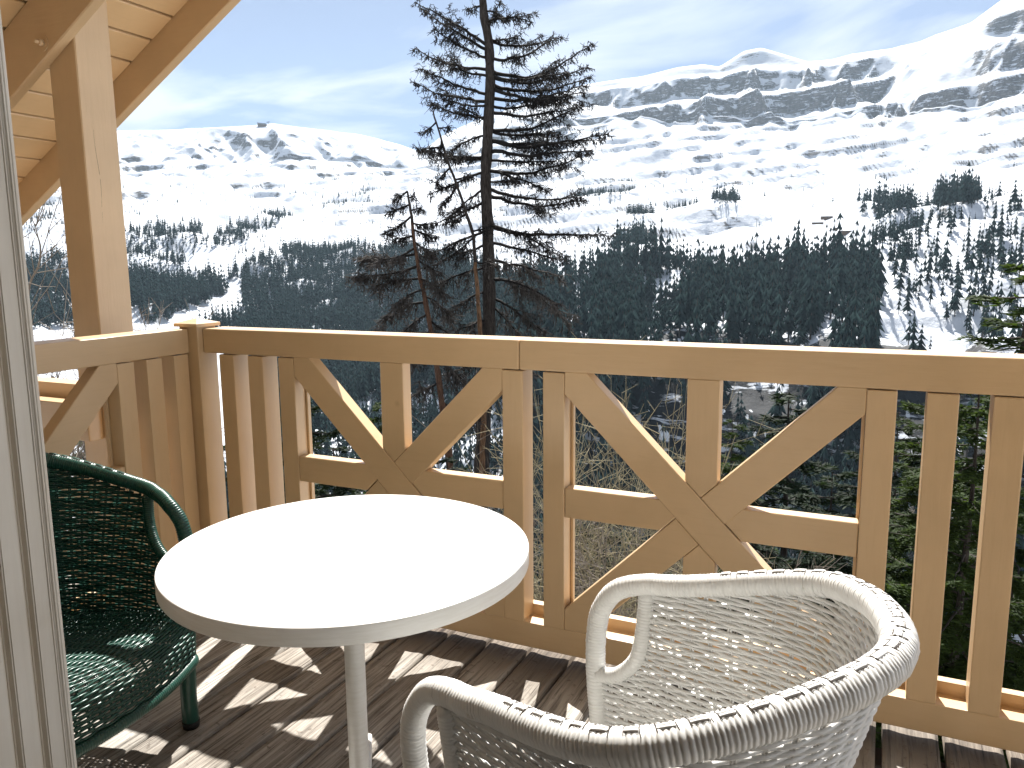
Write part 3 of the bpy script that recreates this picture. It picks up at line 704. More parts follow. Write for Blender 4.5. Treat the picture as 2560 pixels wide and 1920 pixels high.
# bedded cliffs: level beds that rise slightly to the right, broken by noise
def terrace(Z, H, bed, steep, mask, ph=0.0):
    s = (Z + bed) / H + ph; k = np.floor(s); f = s - k
    g = np.where(f < 1 - steep, f / (1 - steep) * 0.34, 0.34 + (f - (1 - steep)) / steep * 0.66)
    return Z + mask * ((k + g - ph) * H - bed - Z)
lat = (UU - 1500) / 1000
bed = 26 * N1 + 6 * N2 - 60 * lat
mR = sstep(1330, 1560, UU) * sstep(12.15, 12.6, LAY) * (1 - sstep(13.8, 13.97, LAY))
patch = sstep(-0.26, 0.02, fbm(X / 380, Y / 380, 3, 41) + 0.16)
Z2 = terrace(Z1, 110, bed, 0.24, np.clip(mR * patch, 0, 1))
Z2 = terrace(Z2, 33, bed * 1.2, 0.34, np.clip(mR * sstep(-0.1, 0.2, fbm(X / 140, Y / 140, 4, 44)) * 0.55, 0, 1))
mL = (1 - sstep(1000, 1120, UU)) * sstep(12.2, 12.7, LAY) * (1 - sstep(13.8, 13.97, LAY)) * sstep(-0.02, 0.2, fbm(X / 210, Y / 210, 4, 47) + 0.05 * (UU > 560))
Z2 = terrace(Z2, 42, bed, 0.33, np.clip(mL, 0, 1) * 0.7)
mG = sstep(1150, 1350, UU) * sstep(5.9, 6.3, LAY) * (1 - sstep(7.0, 7.4, LAY))
Z2 = terrace(Z2, 46, 14 * N2, 0.32, np.clip(mG, 0, 1) * 0.9)
mF = sstep(1800, 2150, UU) * sstep(7.2, 7.5, LAY) * (1 - sstep(9.2, 9.8, LAY)) * sstep(-0.05, 0.2, fbm(X / 60, Y / 60, 4, 49))
Z2 = terrace(Z2, 13, 9 * N2, 0.42, np.clip(mF, 0, 1) * 0.8)
mP = far * sstep(8.9, 9.4, LAY) * (1 - sstep(11.9, 12.3, LAY)) * sstep(-.3, .02, fbm(X / 190, Y / 190, 4, 91))
Z2 = terrace(Z2, 34, 30 * N1 + 10 * N2 - 70 * lat, 0.24, np.clip(mP, 0, 1) * 0.8)
# keep the crest line where it stands
Z2[crest_i + 1:] = np.minimum(Z2[crest_i + 1:], Z2[crest_i][None] - (R_[crest_i + 1:] - R_[crest_i]) * 0.12)
LX, LY, LZ = X, Y, Z2
NR = R_.shape[0]
idx = np.arange(NR * NC).reshape(NR, NC)
Q = np.stack([idx[:-1, :-1], idx[1:, :-1], idx[1:, 1:], idx[:-1, 1:]], -1).reshape(-1, 4)[:, ::-1]
mb = MB(); mb.add(np.stack([LX, LY, LZ], -1).reshape(-1, 3), Q)
lme = mb.mesh('mountain_terrain', smooth=True)
# steepness for bare rock
gr = np.gradient(LZ, axis=0) / (np.gradient(R_, axis=0) + 1e-6); gl = np.gradient(LZ, axis=1) / (np.hypot(np.gradient(LX, axis=1), np.gradient(LY, axis=1)) + 1e-6)
SLOPE = np.hypot(gr, gl)
bare = sstep(1.0, 1.75, SLOPE + 0.5 * N3 + 0.3 * N2) * far
bare = np.maximum(bare, sstep(0.33, 0.42, vnoise(X / 26, Y / 34, 60) + 0.25 * N2 + 0.12 * up + 0.0 * X) * far * sstep(9.8, 11.2, LAY) * 0.6 * (1 - sstep(1150, 1300, UU) * 0.4))
GORGE = sstep(1150, 1320, UU) * sstep(5.2, 5.9, LAY) * (1 - sstep(7.5, 7.9, LAY + 0.5 * N2))  # gorge area: bare rock, its deep shade painted into the colour
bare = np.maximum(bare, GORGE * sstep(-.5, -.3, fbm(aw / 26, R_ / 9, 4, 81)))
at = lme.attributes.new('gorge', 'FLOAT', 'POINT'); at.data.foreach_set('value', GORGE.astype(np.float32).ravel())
at = lme.attributes.new('bare', 'FLOAT', 'POINT'); at.data.foreach_set('value', bare.astype(np.float32).ravel())
at = lme.attributes.new('near', 'FLOAT', 'POINT'); at.data.foreach_set('value', np.maximum(1 - sstep(45, 130, R_ + 60 * N2), (1 - sstep(330, 400, R_ + 40 * N2)) * sstep(-.25, .05, N3 + .6 * N2) * .9).astype(np.float32).ravel())
def land_mat():
    m, t, b = newmat('snow_and_rock', 0.75, 0.15); tc = nn(t, 'ShaderNodeTexCoord'); v = tc.outputs['Object']
    ab = nn(t, 'ShaderNodeAttribute', attribute_name='bare'); an = nn(t, 'ShaderNodeAttribute', attribute_name='near')
    n1 = noise(t, 0.11, 8, 0.65, v); n2 = noise(t, 0.5, 4, 0.6, v)
    mp = nn(t, 'ShaderNodeMapping'); t.links.new(v, mp.inputs[0]); mp.inputs['Scale'].default_value = (0.03, 0.03, 0.22); n3 = noise(t, 1.0, 7, 0.7, mp.outputs[0], 0.6)
    mp2 = nn(t, 'ShaderNodeMapping'); t.links.new(v, mp2.inputs[0]); mp2.inputs['Scale'].default_value = (0.12, 0.12, 0.012); n4 = noise(t, 1.0, 5, 0.65, mp2.outputs[0], 0.4)
    rock = ramp(t, n3.outputs[0], [(0.32, (0.045, 0.044, 0.047)), (0.5, (0.12, 0.115, 0.115)), (0.68, (0.24, 0.23, 0.22))])
    rk2 = ramp(t, n4.outputs[0], [(0.35, (0.55, 0.55, 0.58)), (0.6, (1.1, 1.08, 1.04))]); rock = mix(t, 0.8, rock, rk2, 'MULTIPLY')
    ag = nn(t, 'ShaderNodeAttribute', attribute_name='gorge'); rock = mix(t, ag.outputs['Fac'], rock, mix(t, 1.0, rock, (0.045, 0.055, 0.075), 'MULTIPLY'))  # deep shade of the gorge put into the rock colour, dark and bluish
    snow = ramp(t, n1.outputs[0], [(0.3, (0.50, 0.53, 0.58)), (0.7, (0.57, 0.595, 0.635))])
    ad = nn(t, 'ShaderNodeMath', operation='MULTIPLY_ADD'); t.links.new(n3.outputs[0], ad.inputs[0]); ad.inputs[1].default_value = 1.5; abm = nn(t, 'ShaderNodeMath', operation='MULTIPLY'); t.links.new(ab.outputs['Fac'], abm.inputs[0]); abm.inputs[1].default_value = 0.5; t.links.new(abm.outputs[0], ad.inputs[2])
    ad2 = nn(t, 'ShaderNodeMath', operation='MULTIPLY_ADD'); t.links.new(n1.outputs[0], ad2.inputs[0]); ad2.inputs[1].default_value = 0.5; t.links.new(ad.outputs[0], ad2.inputs[2])
    mk = ramp(t, ad2.outputs[0], [(0.0, (0, 0, 0)), (0.96, (0, 0, 0)), (1.0, (1, 1, 1))])
    sb = nn(t, 'ShaderNodeMath', operation='SUBTRACT'); t.links.new(ad2.outputs[0], sb.inputs[0]); sb.inputs[1].default_value = 0.60
    mk = ramp(t, sb.outputs[0], [(0.72, (0, 0, 0)), (0.84, (1, 1, 1))])
    c = mix(t, mk, snow, rock)
    soil = ramp(t, n2.outputs[0], [(0.35, (0.018, 0.014, 0.01)), (0.5, (0.045, 0.036, 0.022)), (0.65, (0.085, 0.07, 0.04))])
    c = mix(t, an.outputs['Fac'], c, soil)
    t.links.new(c, b.inputs['Base Color'])
    bp = nn(t, 'ShaderNodeBump'); bp.inputs['Strength'].default_value = 0.6; bp.inputs['Distance'].default_value = 3.0; t.links.new(n1.outputs[0], bp.inputs['Height']); t.links.new(bp.outputs[0], b.inputs['Normal'])
    return m
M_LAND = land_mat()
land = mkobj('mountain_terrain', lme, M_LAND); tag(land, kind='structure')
# the land behind the house closes the ring: a plain snow slope rising away
mb = MB(); az2 = np.linspace(AZ[-1], AZ[0] + 2 * np.pi, 60); rr2 = np.array([3.0, 10, 40, 150, 500, 1400, 3000.0]); zz2 = np.array([-3.1, -2.5, -1, 22, 90, 200, 330.0])
XX = np.sin(az2)[None] * rr2[:, None] + CAM[0]; YY = np.cos(az2)[None] * rr2[:, None] + CAM[1]; w2 = np.sin(np.linspace(0, np.pi, 60))[None] ** .6
zl = np.interp(rr2, R_[:, 0], LZ[:, 0])[:, None]; zr = np.interp(rr2, R_[:, -1], LZ[:, -1])[:, None]; tt = np.linspace(0, 1, 60)[None]
ZZ = (zr * (1 - tt) + zl * tt) * (1 - w2) + zz2[:, None] * w2
i2 = np.arange(7 * 60).reshape(7, 60); q2 = np.stack([i2[:-1, :-1], i2[1:, :-1], i2[1:, 1:], i2[:-1, 1:]], -1).reshape(-1, 4)[:, ::-1]
mb.add(np.stack([XX, YY, ZZ], -1).reshape(-1, 3), q2)
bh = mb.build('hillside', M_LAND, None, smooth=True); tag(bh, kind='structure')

PU, PV, PD = project(np.stack([LX, LY, LZ], -1).reshape(-1, 3)); PU = PU.reshape(NR, NC); PV = PV.reshape(NR, NC)
def ground_at_px(u, v):
    """nearest land point seen in that direction"""
    c = int(np.argmin(np.abs(uu - u))); col = PV[:, c]
    for i in range(sum(NSUB[:6]), crest_i):
        if (col[i] >= v) and (col[i + 1] < v): 
            f = (col[i] - v) / (col[i] - col[i + 1]); return np.array([LX[i, c] * (1 - f) + LX[i + 1, c] * f, LY[i, c] * (1 - f) + LY[i + 1, c] * f, LZ[i, c] * (1 - f) + LZ[i + 1, c] * f]), R_[i, c]
    return None, None
def ground_z(x, y):
    az = math.atan2(x - CAM[0], y - CAM[1]); r = math.hypot(x - CAM[0], y - CAM[1])
    c = int(np.argmin(np.abs(AZ - az))); return float(np.interp(r, R_[:, c], LZ[:, c]))
# ------------------------------------------------------------------ far conifers on the opposite slopes
def conifer(seed, tiers=7, seg=7, slim=0.17):
    """unit height conifer: trunk + ragged tiers of drooping boughs"""
    rg = np.random.default_rng(seed); V = []; T = []; n = 0; mi = []
    a = np.arange(4) * np.pi / 2
    tv = np.vstack([np.c_[0.016 * np.cos(a), 0.016 * np.sin(a), np.zeros(4)], np.c_[0.004 * np.cos(a), 0.004 * np.sin(a), np.full(4, .9)]])
    V.append(tv)
    for k in range(4): k2 = (k + 1) % 4; T += [(k, k2, k2 + 4), (k, k2 + 4, k + 4)]; mi += [1, 1]
    n = 8
    for i in range(tiers):
        q = i / (tiers - 1); zt = 0.22 + 0.78 * (q * .96 + .04) ** 0.9 if i < tiers - 1 else 1.0
        zt = 0.26 + 0.74 * ((i + 1) / tiers); r = slim * (1.02 - (i / tiers)) ** 0.85 * rg.uniform(.85, 1.12); hgt = 0.30 * (1 - .55 * q)
        a = np.arange(seg) * 2 * np.pi / seg + rg.uniform(0, 6)
        rr = r * rg.uniform(.62, 1.22, seg); zz = zt - hgt * rg.uniform(.82, 1.12, seg)
        V.append(np.vstack([[[rg.uniform(-.006, .006), rg.uniform(-.006, .006), zt]], np.c_[rr * np.cos(a), rr * np.sin(a), zz], np.c_[rr * .45 * np.cos(a + .45), rr * .45 * np.sin(a + .45), zz + hgt * .34]]))
        for k in range(seg):
            k2 = (k + 1) % seg
            T += [(n, n + 1 + k, n + 1 + seg + k), (n, n + 1 + seg + k, n + 1 + k2)]; mi += [0, 0]
        n += 1 + 2 * seg
    return np.vstack(V), np.array(T), np.array(mi)
def needle_mat(name, col, trans=0.25):
    m, t, b = newmat(name, 0.7, 0.12); v = coords(t, (1, 1, 1), kind='Object'); n = noise(t, 3.0, 3, 0.6, v)
    c = ramp(t, n.outputs[0], [(0.3, tuple(x * .6 for x in col)), (0.7, tuple(x * 1.35 for x in col))]); t.links.new(c, b.inputs['Base Color'])
    if trans:
        tr = nn(t, 'ShaderNodeBsdfTranslucent'); t.links.new(mix(t, 1.0, c, (1.5, 1.5, 0.7), 'MULTIPLY'), tr.inputs[0]); ms = nn(t, 'ShaderNodeMixShader'); ms.inputs[0].default_value = trans
        t.links.new(b.outputs[0], ms.inputs[1]); t.links.new(tr.outputs[0], ms.inputs[2]); t.links.new(ms.outputs[0], t.nodes['Material Output'].inputs[0])
    return m
M_FAR = needle_mat('far_conifer_needles', (0.015, 0.026, 0.026), 0.0)
M_FAR.node_tree.nodes['Principled BSDF'].inputs['Specular IOR Level'].default_value = 0.0; M_FAR.node_tree.nodes['Principled BSDF'].inputs['Roughness'].default_value = 1.0
[setattr(n_.inputs['Scale'], 'default_value', 0.35) for n_ in M_FAR.node_tree.nodes if n_.type == 'TEX_NOISE']
M_FTR = plain('far_bark', (0.05, 0.04, 0.033), 0.9, 0.1)
VARS = [conifer(100 + i, tiers=(4, 5, 5, 4, 4)[i], seg=(5, 5, 5, 5, 5)[i], slim=(.15, .19, .125, .165, .14)[i]) for i in range(5)]
VM = []
for V, T, mi in VARS:
    mb = MB(); mb.add(V, None, T[mi == 0], 0); mb.n = len(V); mb.t.append(T[mi == 1]); mb.tm.append(np.full((mi == 1).sum(), 1)); VM.append(mb.mesh('conifer'))
    VM[-1].materials.append(M_FAR); VM[-1].materials.append(M_FTR)

def inpoly(u, v, poly):
    ins = np.zeros(u.shape, bool); n = len(poly)
    for i in range(n):
        (x1, y1), (x2, y2) = poly[i], poly[(i + 1) % n]
        c = ((y1 > v) != (y2 > v)) & (u < (x2 - x1) * (v - y1) / (y2 - y1 + 1e-9) + x1); ins ^= c
    return ins
STANDS = [  # outline on the slope (as picture rows and columns of the ground), trees per square metre
 ([(570, 690), (600, 680), (680, 642), (752, 622), (822, 616), (967, 616), (1100, 640), (1250, 700), (1400, 690), (1465, 668), (1630, 660), (1735, 664), (1790, 700), (1846, 682), (1977, 676), (2124, 655), (2197, 660), (2205, 760), (1980, 790), (1790, 800), (1640, 830), (1400, 860), (1300, 920), (600, 920), (600, 740)], .042),
 ([(600, 860), (1420, 830), (1420, 1000), (600, 1020)], .042), ([(1380, 830), (1640, 800), (2190, 770), (2190, 960), (1380, 960)], .024),
 ([(280, 705), (320, 695), (443, 685), (540, 690), (566, 722), (484, 768), (403, 798), (386, 762), (327, 778), (280, 780)], .050),
 ([(280, 640), (312, 602), (370, 553), (497, 560), (506, 612), (484, 650), (323, 695), (280, 700)], .02),
 ([(500, 622), (544, 580), (642, 556), (714, 527), (724, 543), (642, 580), (587, 616), (533, 634)], .02),
 ([(560, 660), (600, 610), (690, 580), (720, 600), (690, 640), (600, 680)], .007),
 ([(779, 520), (866, 524), (953, 470), (905, 466), (850, 500)], .009), ([(860, 530), (950, 540), (960, 500), (900, 500)], .003),
 ([(340, 770), (392, 756), (396, 790), (350, 812)], .035), ([(457, 800), (511, 760), (560, 742), (600, 735), (612, 830), (461, 830)], .028),
 ([(60, 470), (150, 440), (300, 560), (290, 640), (60, 600)], .006), ([(60, 640), (290, 660), (290, 830), (60, 830)], .03),
 ([(2190, 545), (2240, 530), (2560, 500), (2640, 520), (2640, 640), (2190, 640)], .012), ([(2190, 640), (2640, 640), (2640, 930), (2240, 930), (2215, 760)], .012),
 ([(2140, 520), (2280, 512), (2290, 530), (2150, 536)], .03), ([(2330, 505), (2450, 495), (2460, 520), (2340, 528)], .03),
 ([(1790, 500), (1840, 495), (1845, 508), (1790, 512)], .03), ([(1560, 520), (1630, 512), (1640, 535), (1570, 545)], .02), ([(1640, 505), (1740, 498), (1745, 512), (1640, 525)], .012),
 ([(1440, 470), (1580, 455), (1580, 480), (1440, 500)], .012), ([(1580, 600), (1640, 590), (1645, 615), (1590, 628)], .03), ([(1545, 618), (1610, 610), (1610, 630), (1545, 640)], .02),
 ([(300, 470), (980, 440), (980, 600), (300, 560)], .0007), ([(1280, 440), (2000, 430), (2000, 560), (1280, 620)], .0003), ([(1150, 470), (1330, 480), (1330, 640), (1150, 600)], .002),
 ([(300, 420), (980, 400), (980, 450), (300, 470)], .0002), ([(2000, 420), (2560, 400), (2560, 500), (2000, 530)], .00025),
 ([(1300, 925), (2640, 925), (2640, 1250), (1300, 1250)], .042), ([(600, 1000), (1300, 1000), (1300, 1250), (600, 1250)], .02), ([(-100, 1180), (2700, 1180), (2700, 1640), (-100, 1640)], .026)]
CLEAR = [[(270, 860), (400, 806), (480, 782), (556, 742), (585, 700), (600, 690), (606, 712), (606, 770), (570, 800), (480, 835), (380, 890), (270, 900)], [(2188, 640), (2214, 640), (2236, 780), (2238, 930), (2188, 930), (2204, 780)], [(1600, 800), (1690, 790), (1700, 930), (1560, 930)]]
cu = (PU[:-1, :-1] + PU[1:, 1:]) / 2; cv = (PV[:-1, :-1] + PV[1:, 1:]) / 2
e1 = np.stack([LX[1:, :-1] - LX[:-1, :-1], LY[1:, :-1] - LY[:-1, :-1]], -1); e2 = np.stack([LX[:-1, 1:] - LX[:-1, :-1], LY[:-1, 1:] - LY[:-1, :-1]], -1)
area = np.abs(e1[..., 0] * e2[..., 1] - e1[..., 1] * e2[..., 0])
dens = np.zeros_like(cu)
nz = fbm(LX[:-1, :-1] / 55, LY[:-1, :-1] / 55, 4, 71)
for poly, dd in STANDS: dens = np.maximum(dens, inpoly(cu + nz * 26, cv + nz * 16, poly) * dd)
for poly in CLEAR[:2]: dens[inpoly(cu + nz * 8, cv + nz * 6, poly)] = 0
dens[inpoly(cu + nz * 20, cv + nz * 12, CLEAR[2])] *= .35
gapn = fbm(LX[:-1, :-1] / 38, LY[:-1, :-1] / 60, 4, 75)
gapm = np.where((cu > 1300) & (cv > 700), sstep(-.26, -.02, gapn), sstep(-.6, -.4, gapn)); dens *= gapm
slp = SLOPE[:-1, :-1]; dens *= np.where(slp > 1.3, np.where(cv > 905, 1.0, .25), 1); dens[R_[:-1, :-1] < 140] = 0
lam = dens * area; cnt = np.random.default_rng(5).poisson(lam)
ri, ci = np.nonzero(cnt); rep = cnt[ri, ci]; ri = np.repeat(ri, rep); ci = np.repeat(ci, rep); fr = RNG.random((len(ri), 2))
def bil(A): return (A[ri, ci] * (1 - fr[:, 0]) * (1 - fr[:, 1]) + A[ri + 1, ci] * fr[:, 0] * (1 - fr[:, 1]) + A[ri, ci + 1] * (1 - fr[:, 0]) * fr[:, 1] + A[ri + 1, ci + 1] * fr[:, 0] * fr[:, 1])
tx, ty, tz, trr = bil(LX), bil(LY), bil(LZ), bil(R_)
pu0 = project(np.stack([tx, ty, tz], -1))[0]
thick = sstep(.004, .03, dens[ri, ci])
th = RNG.normal(1, .26, len(ri)).clip(.42, 1.7) * (11 + 9 * thick) * np.where((trr < 950), 1.1, 1.05)
th *= np.where(trr > 1150, 0.72, 1.0) * np.where((trr < 720) & (pu0 > 1250), 1.25, 1.0)
tv_ = RNG.integers(0, 5, len(ri)); trot = RNG.uniform(0, 6.28, len(ri)); tw = RNG.uniform(.85, 1.25, len(ri))
pu, pv, pd = project(np.stack([tx, ty, tz], -1)); size = th / trr
inview = (pu > 300) & (pu < 2560) & (pv < 905) & (pv > 300) & ~((pu > 1000) & (pu < 1420))
# a tree counts as shown when no nearer tree of the wood hides it: thin stands and wood edges
order = np.argsort(-(size * inview * (dens[ri, ci] < .035)))[:300]
sel = np.zeros(len(ri), bool); sel[order] = True; sel &= inview
for i in np.flatnonzero(sel):
    o = bpy.data.objects.new('conifer_tree', VM[tv_[i]]); COL.objects.link(o)
    o.location = (tx[i], ty[i], tz[i] - .3); o.rotation_euler = (0, 0, trot[i]); o.scale = (th[i] * tw[i], th[i] * tw[i], th[i])
    zone = ('beside the chalets', 'conifers in the scattered wood') if pu[i] > 2080 else ('under the lift station', 'conifers on the left mountain') if pu[i] < 1000 else ('along the upper forest edge', 'conifers on the open snow slope')
    tag(o, {'beside the chalets': 'dark conifer in the scattered wood on the steep snow right of the chalets', 'under the lift station': 'small dark conifer on the left mountain below the summit lift station', 'along the upper forest edge': 'dark conifer on the open snow slope between dense forest and grey cliffs'}[zone[0]], 'tree', zone[1])
mb = MB(); rest = np.flatnonzero(~sel)
for k in range(5):
    ii = rest[tv_[rest] == k]; V, T, mi = VARS[k]
    if not len(ii): continue
    c, s = np.cos(trot[ii]), np.sin(trot[ii]); w = th[ii] * tw[ii]
    P = np.stack([tx[ii, None] + w[:, None] * (V[None, :, 0] * c[:, None] - V[None, :, 1] * s[:, None]), ty[ii, None] + w[:, None] * (V[None, :, 0] * s[:, None] + V[None, :, 1] * c[:, None]), tz[ii, None] - .3 + th[ii, None] * V[None, :, 2]], -1)
    base = mb.n; off = (np.arange(len(ii)) * len(V))[:, None, None]
    mb.v.append(P.reshape(-1, 3)); mb.n += P.shape[0] * P.shape[1]
    for mm in (0, 1):
        tt_ = (T[mi == mm][None] + off).reshape(-1, 3) + base; mb.t.append(tt_); mb.tm.append(np.full(len(tt_), mm))
fo = mb.build('conifer_forest', [M_FAR, M_FTR]); tag(fo, 'dense dark conifer forest covering the slopes across the valley', 'forest', kind='stuff')
print('TREES', len(ri), 'single', sel.sum(), 'forest tris', sum(len(t) for t in mb.t))
# ------------------------------------------------------------------ near trees and shrubs on the slope below the balcony
def bark_mat(name, c0, c1, sc=(30, 30, 5)):
    m, t, b = newmat(name, 0.9, 0.1); v = coords(t, sc, rnd=False); n = noise(t, 1.0, 6, 0.7, v, 0.5)
    t.links.new(ramp(t, n.outputs[0], [(0.35, c0), (0.65, c1)]), b.inputs['Base Color']); bump(t, b, n.outputs[0], 0.9, 0.03); return m
M_BARK = bark_mat('dark_spruce_bark', (0.016, 0.013, 0.011), (0.065, 0.055, 0.048))
M_BARKR = bark_mat('reddish_bark', (0.035, 0.02, 0.014), (0.15, 0.085, 0.055))
M_BARKO = bark_mat('peeled_orange_bark', (0.05, 0.028, 0.016), (0.24, 0.14, 0.08))
M_TWD = plain('dead_twigs_dark', (0.010, 0.008, 0.007), 0.9, 0.4, 3)
M_TWB = plain('dead_twigs_brown', (0.045, 0.038, 0.033), 0.9, 0.45, 3)
def unit(v): return v / (np.linalg.norm(v, axis=-1, keepdims=True) + 1e-9)
def twigs_along(rg, path, per_m, ln, sub, rad, droop=0.0, start=0.15, fwd=0.55, flat=0.6):
    """random twigs with sub twigs on a branch path -> list of (paths,radii)"""
    P, s = resample(path, n=60); L = s[-1]; n = max(2, int(per_m * L * (1 - start)))
    q = rg.uniform(start, 1.0, n); q = np.r_[q, np.full(4, .985)]; n = len(q)
    B = np.stack([np.interp(q * L, s, P[:, i]) for i in range(3)], 1); T = unit(np.stack([np.interp(np.clip(q + .03, 0, 1) * L, s, P[:, i]) - np.interp((q - .03) * L, s, P[:, i]) for i in range(3)], 1))
    D = rg.normal(0, 1, (n, 3)); D[:, 2] *= flat; D = D - (D * T).sum(1, keepdims=True) * T; D = unit(unit(D) + T * rg.uniform(.1, 2 * fwd, (n, 1)) + np.array([0, 0, -droop]))
    l = rg.uniform(ln[0], ln[1], (n, 1)) * (1.1 - .5 * np.abs(q[:, None] - .55))
    curl = rg.normal(0, .22, (n, 3)) + np.array([0, 0, .25 - 1.1 * droop])
    tt = np.array([0, .5, 1.0])
    W = B[:, None] + D[:, None] * (l[:, None] * tt[None, :, None]) + (curl * l)[:, None] * (tt ** 2)[None, :, None]
    out = [(W, np.array([1, .75, .4]) * rad)]
    if sub:
        k = sub; qi = rg.uniform(.2, 1, (n, k)); base = B[:, None] + D[:, None] * (l[:, None] * qi[..., None]) + (curl * l)[:, None] * (qi ** 2)[..., None]
        d2 = unit(rg.normal(0, 1, (n, k, 3)) + D[:, None] * .8 + np.array([0, 0, -droop])); l2 = rg.uniform(.25, .6, (n, k, 1)) * l[:, None]
        t3 = np.array([0, 1.0]); W2 = base[:, :, None] + d2[:, :, None] * (l2[:, :, None] * t3[None, None, :, None]) + (rg.normal(0, .3, (n, k, 3)) * l2)[:, :, None] * (t3 ** 2)[None, None, :, None]
        out.append((W2.reshape(n * k, 2, 3), np.array([.8, .45]) * rad))
    return out
def branch_path(rg, a, b, sag=0.1, wob=0.03):
    L = np.linalg.norm(b - a); t = np.linspace(0, 1, 16)[:, None]
    p = a + (b - a) * t; p[:, 2] += (-sag * L * np.sin(np.pi * t) * (1 - .3 * t))[:, 0]
    w = np.cumsum(rg.normal(0, wob * L / 4, (16, 3)), axis=0); w -= np.linspace(0, 1, 16)[:, None] * w[-1]; w[0] = 0
    return p + w
def cones(rg, path, n, mb):
    P, s = resample(path, n=40)
    for _ in range(n):
        c = P[rg.integers(12, 40)] + np.array([0, 0, -.03]); h = rg.uniform(.05, .08)
        z = np.array([0, -.3, -.7, -1]) * h; v, q, tr = tubes(np.stack([c[0] + 0 * z, c[1] + 0 * z, c[2] + z], 1)[None], np.array([[.006, .015, .013, .004]]), 5, (1, 0, 0), True); mb.add(v, q, tr)
def dead_tree(name, label, dep, trunk_px, rad, branches, barkm, seed, twm, low_v=1e9, per_m=52, split=None):
    rg = np.random.default_rng(seed)
    tp = np.array([at_depth(u, v, dep) for u, v in trunk_px]); base = tp[-1].copy(); gz = ground_z(base[0], base[1]) - .3
    if base[2] > gz: tp = np.vstack([tp, [base[0], base[1], gz]])
    root = empty(name, tuple(tp[-1])); tag(root, label, 'tree'); org = tp[-1]
    P, s = resample(crom(tp, 8), step=0.12); L = s[-1]; P = P + np.cumsum(rg.normal(0, .012, P.shape), axis=0) * .4
    r = rad[0] + (rad[1] - rad[0]) * (s / L) ** .8; r = r * (1 + .05 * np.sin(s * 9) + rg.normal(0, .03, len(s)))
    vs = np.array([project(p)[1] for p in P]); k0 = int(np.argmin(np.abs(vs - split))) if split else 0
    if k0: mb = MB(); mb.add(*tubes((P[:k0 + 1] - org)[None], r[None, :k0 + 1], 10, (0, 1, 0))); mb.build('upper_trunk', M_BARK, root, smooth=True)
    mb = MB(); mb.add(*tubes((P[k0:] - org)[None], r[None, k0:], 10, (0, 1, 0))); mb.build('trunk', barkm, root, smooth=True)
    crown = MB(); brown = MB(); limbs = MB()
    for (v0, ue, ve, *o) in branches:
        a = P[int(np.argmin(np.abs(vs - v0)))]; ln_px = abs(ue - project(a)[0]); dd = rg.uniform(-.45, .45) * ln_px / FPX * dep * 1.1
        b = at_depth(ue, ve, dep + dd); sag = o[0] if o else .1
        bp = branch_path(rg, a, b, sag); Lb = np.linalg.norm(b - a)
        limbs = MB(); limbs.add(*tubes((bp - org)[None], np.linspace(.017 + .013 * Lb, .008, 16)[None], 5))
        tgt = brown if v0 > low_v else crown; dr = .6 if v0 > low_v else .4
        for W, rd in twigs_along(rg, bp, per_m * (.65 if v0 > low_v else 1), (.045, .19) if v0 <= low_v else (.10, .32), 4 if v0 > low_v else 5, .009 if v0 <= low_v else .011, dr): tgt.add(*tubes(W - org, rd[None], 3))
        # one or two side boughs
        for _ in range(2 if Lb > 1.0 else 1):
            i = rg.integers(4, 12); d = unit(bp[-1] - bp[0] + rg.normal(0, .4, 3) * Lb); e = bp[i] + d * Lb * rg.uniform(.25, .45); sp = branch_path(rg, bp[i], e, .05)
            limbs.add(*tubes((sp - org)[None], np.linspace(.009, .003, 16)[None], 4))
            for W, rd in twigs_along(rg, sp, per_m, (.05, .2), 4, .007, dr): tgt.add(*tubes(W - org, rd[None], 3))
        limbs.build('branch', twm, root)
        tmp = MB(); cones(rg, bp - org, int(2 + 3 * Lb), tmp)
        for vv, qq in zip(tmp.v, tmp.q):
            pass
        if tmp.n: crown.add(np.concatenate(tmp.v), np.concatenate(tmp.q))
    o = crown.build('crown', twm, root); tag(o, kind='stuff')
    if brown.n: o = brown.build('lower_crown', M_TWB, root); tag(o, kind='stuff')
    return root
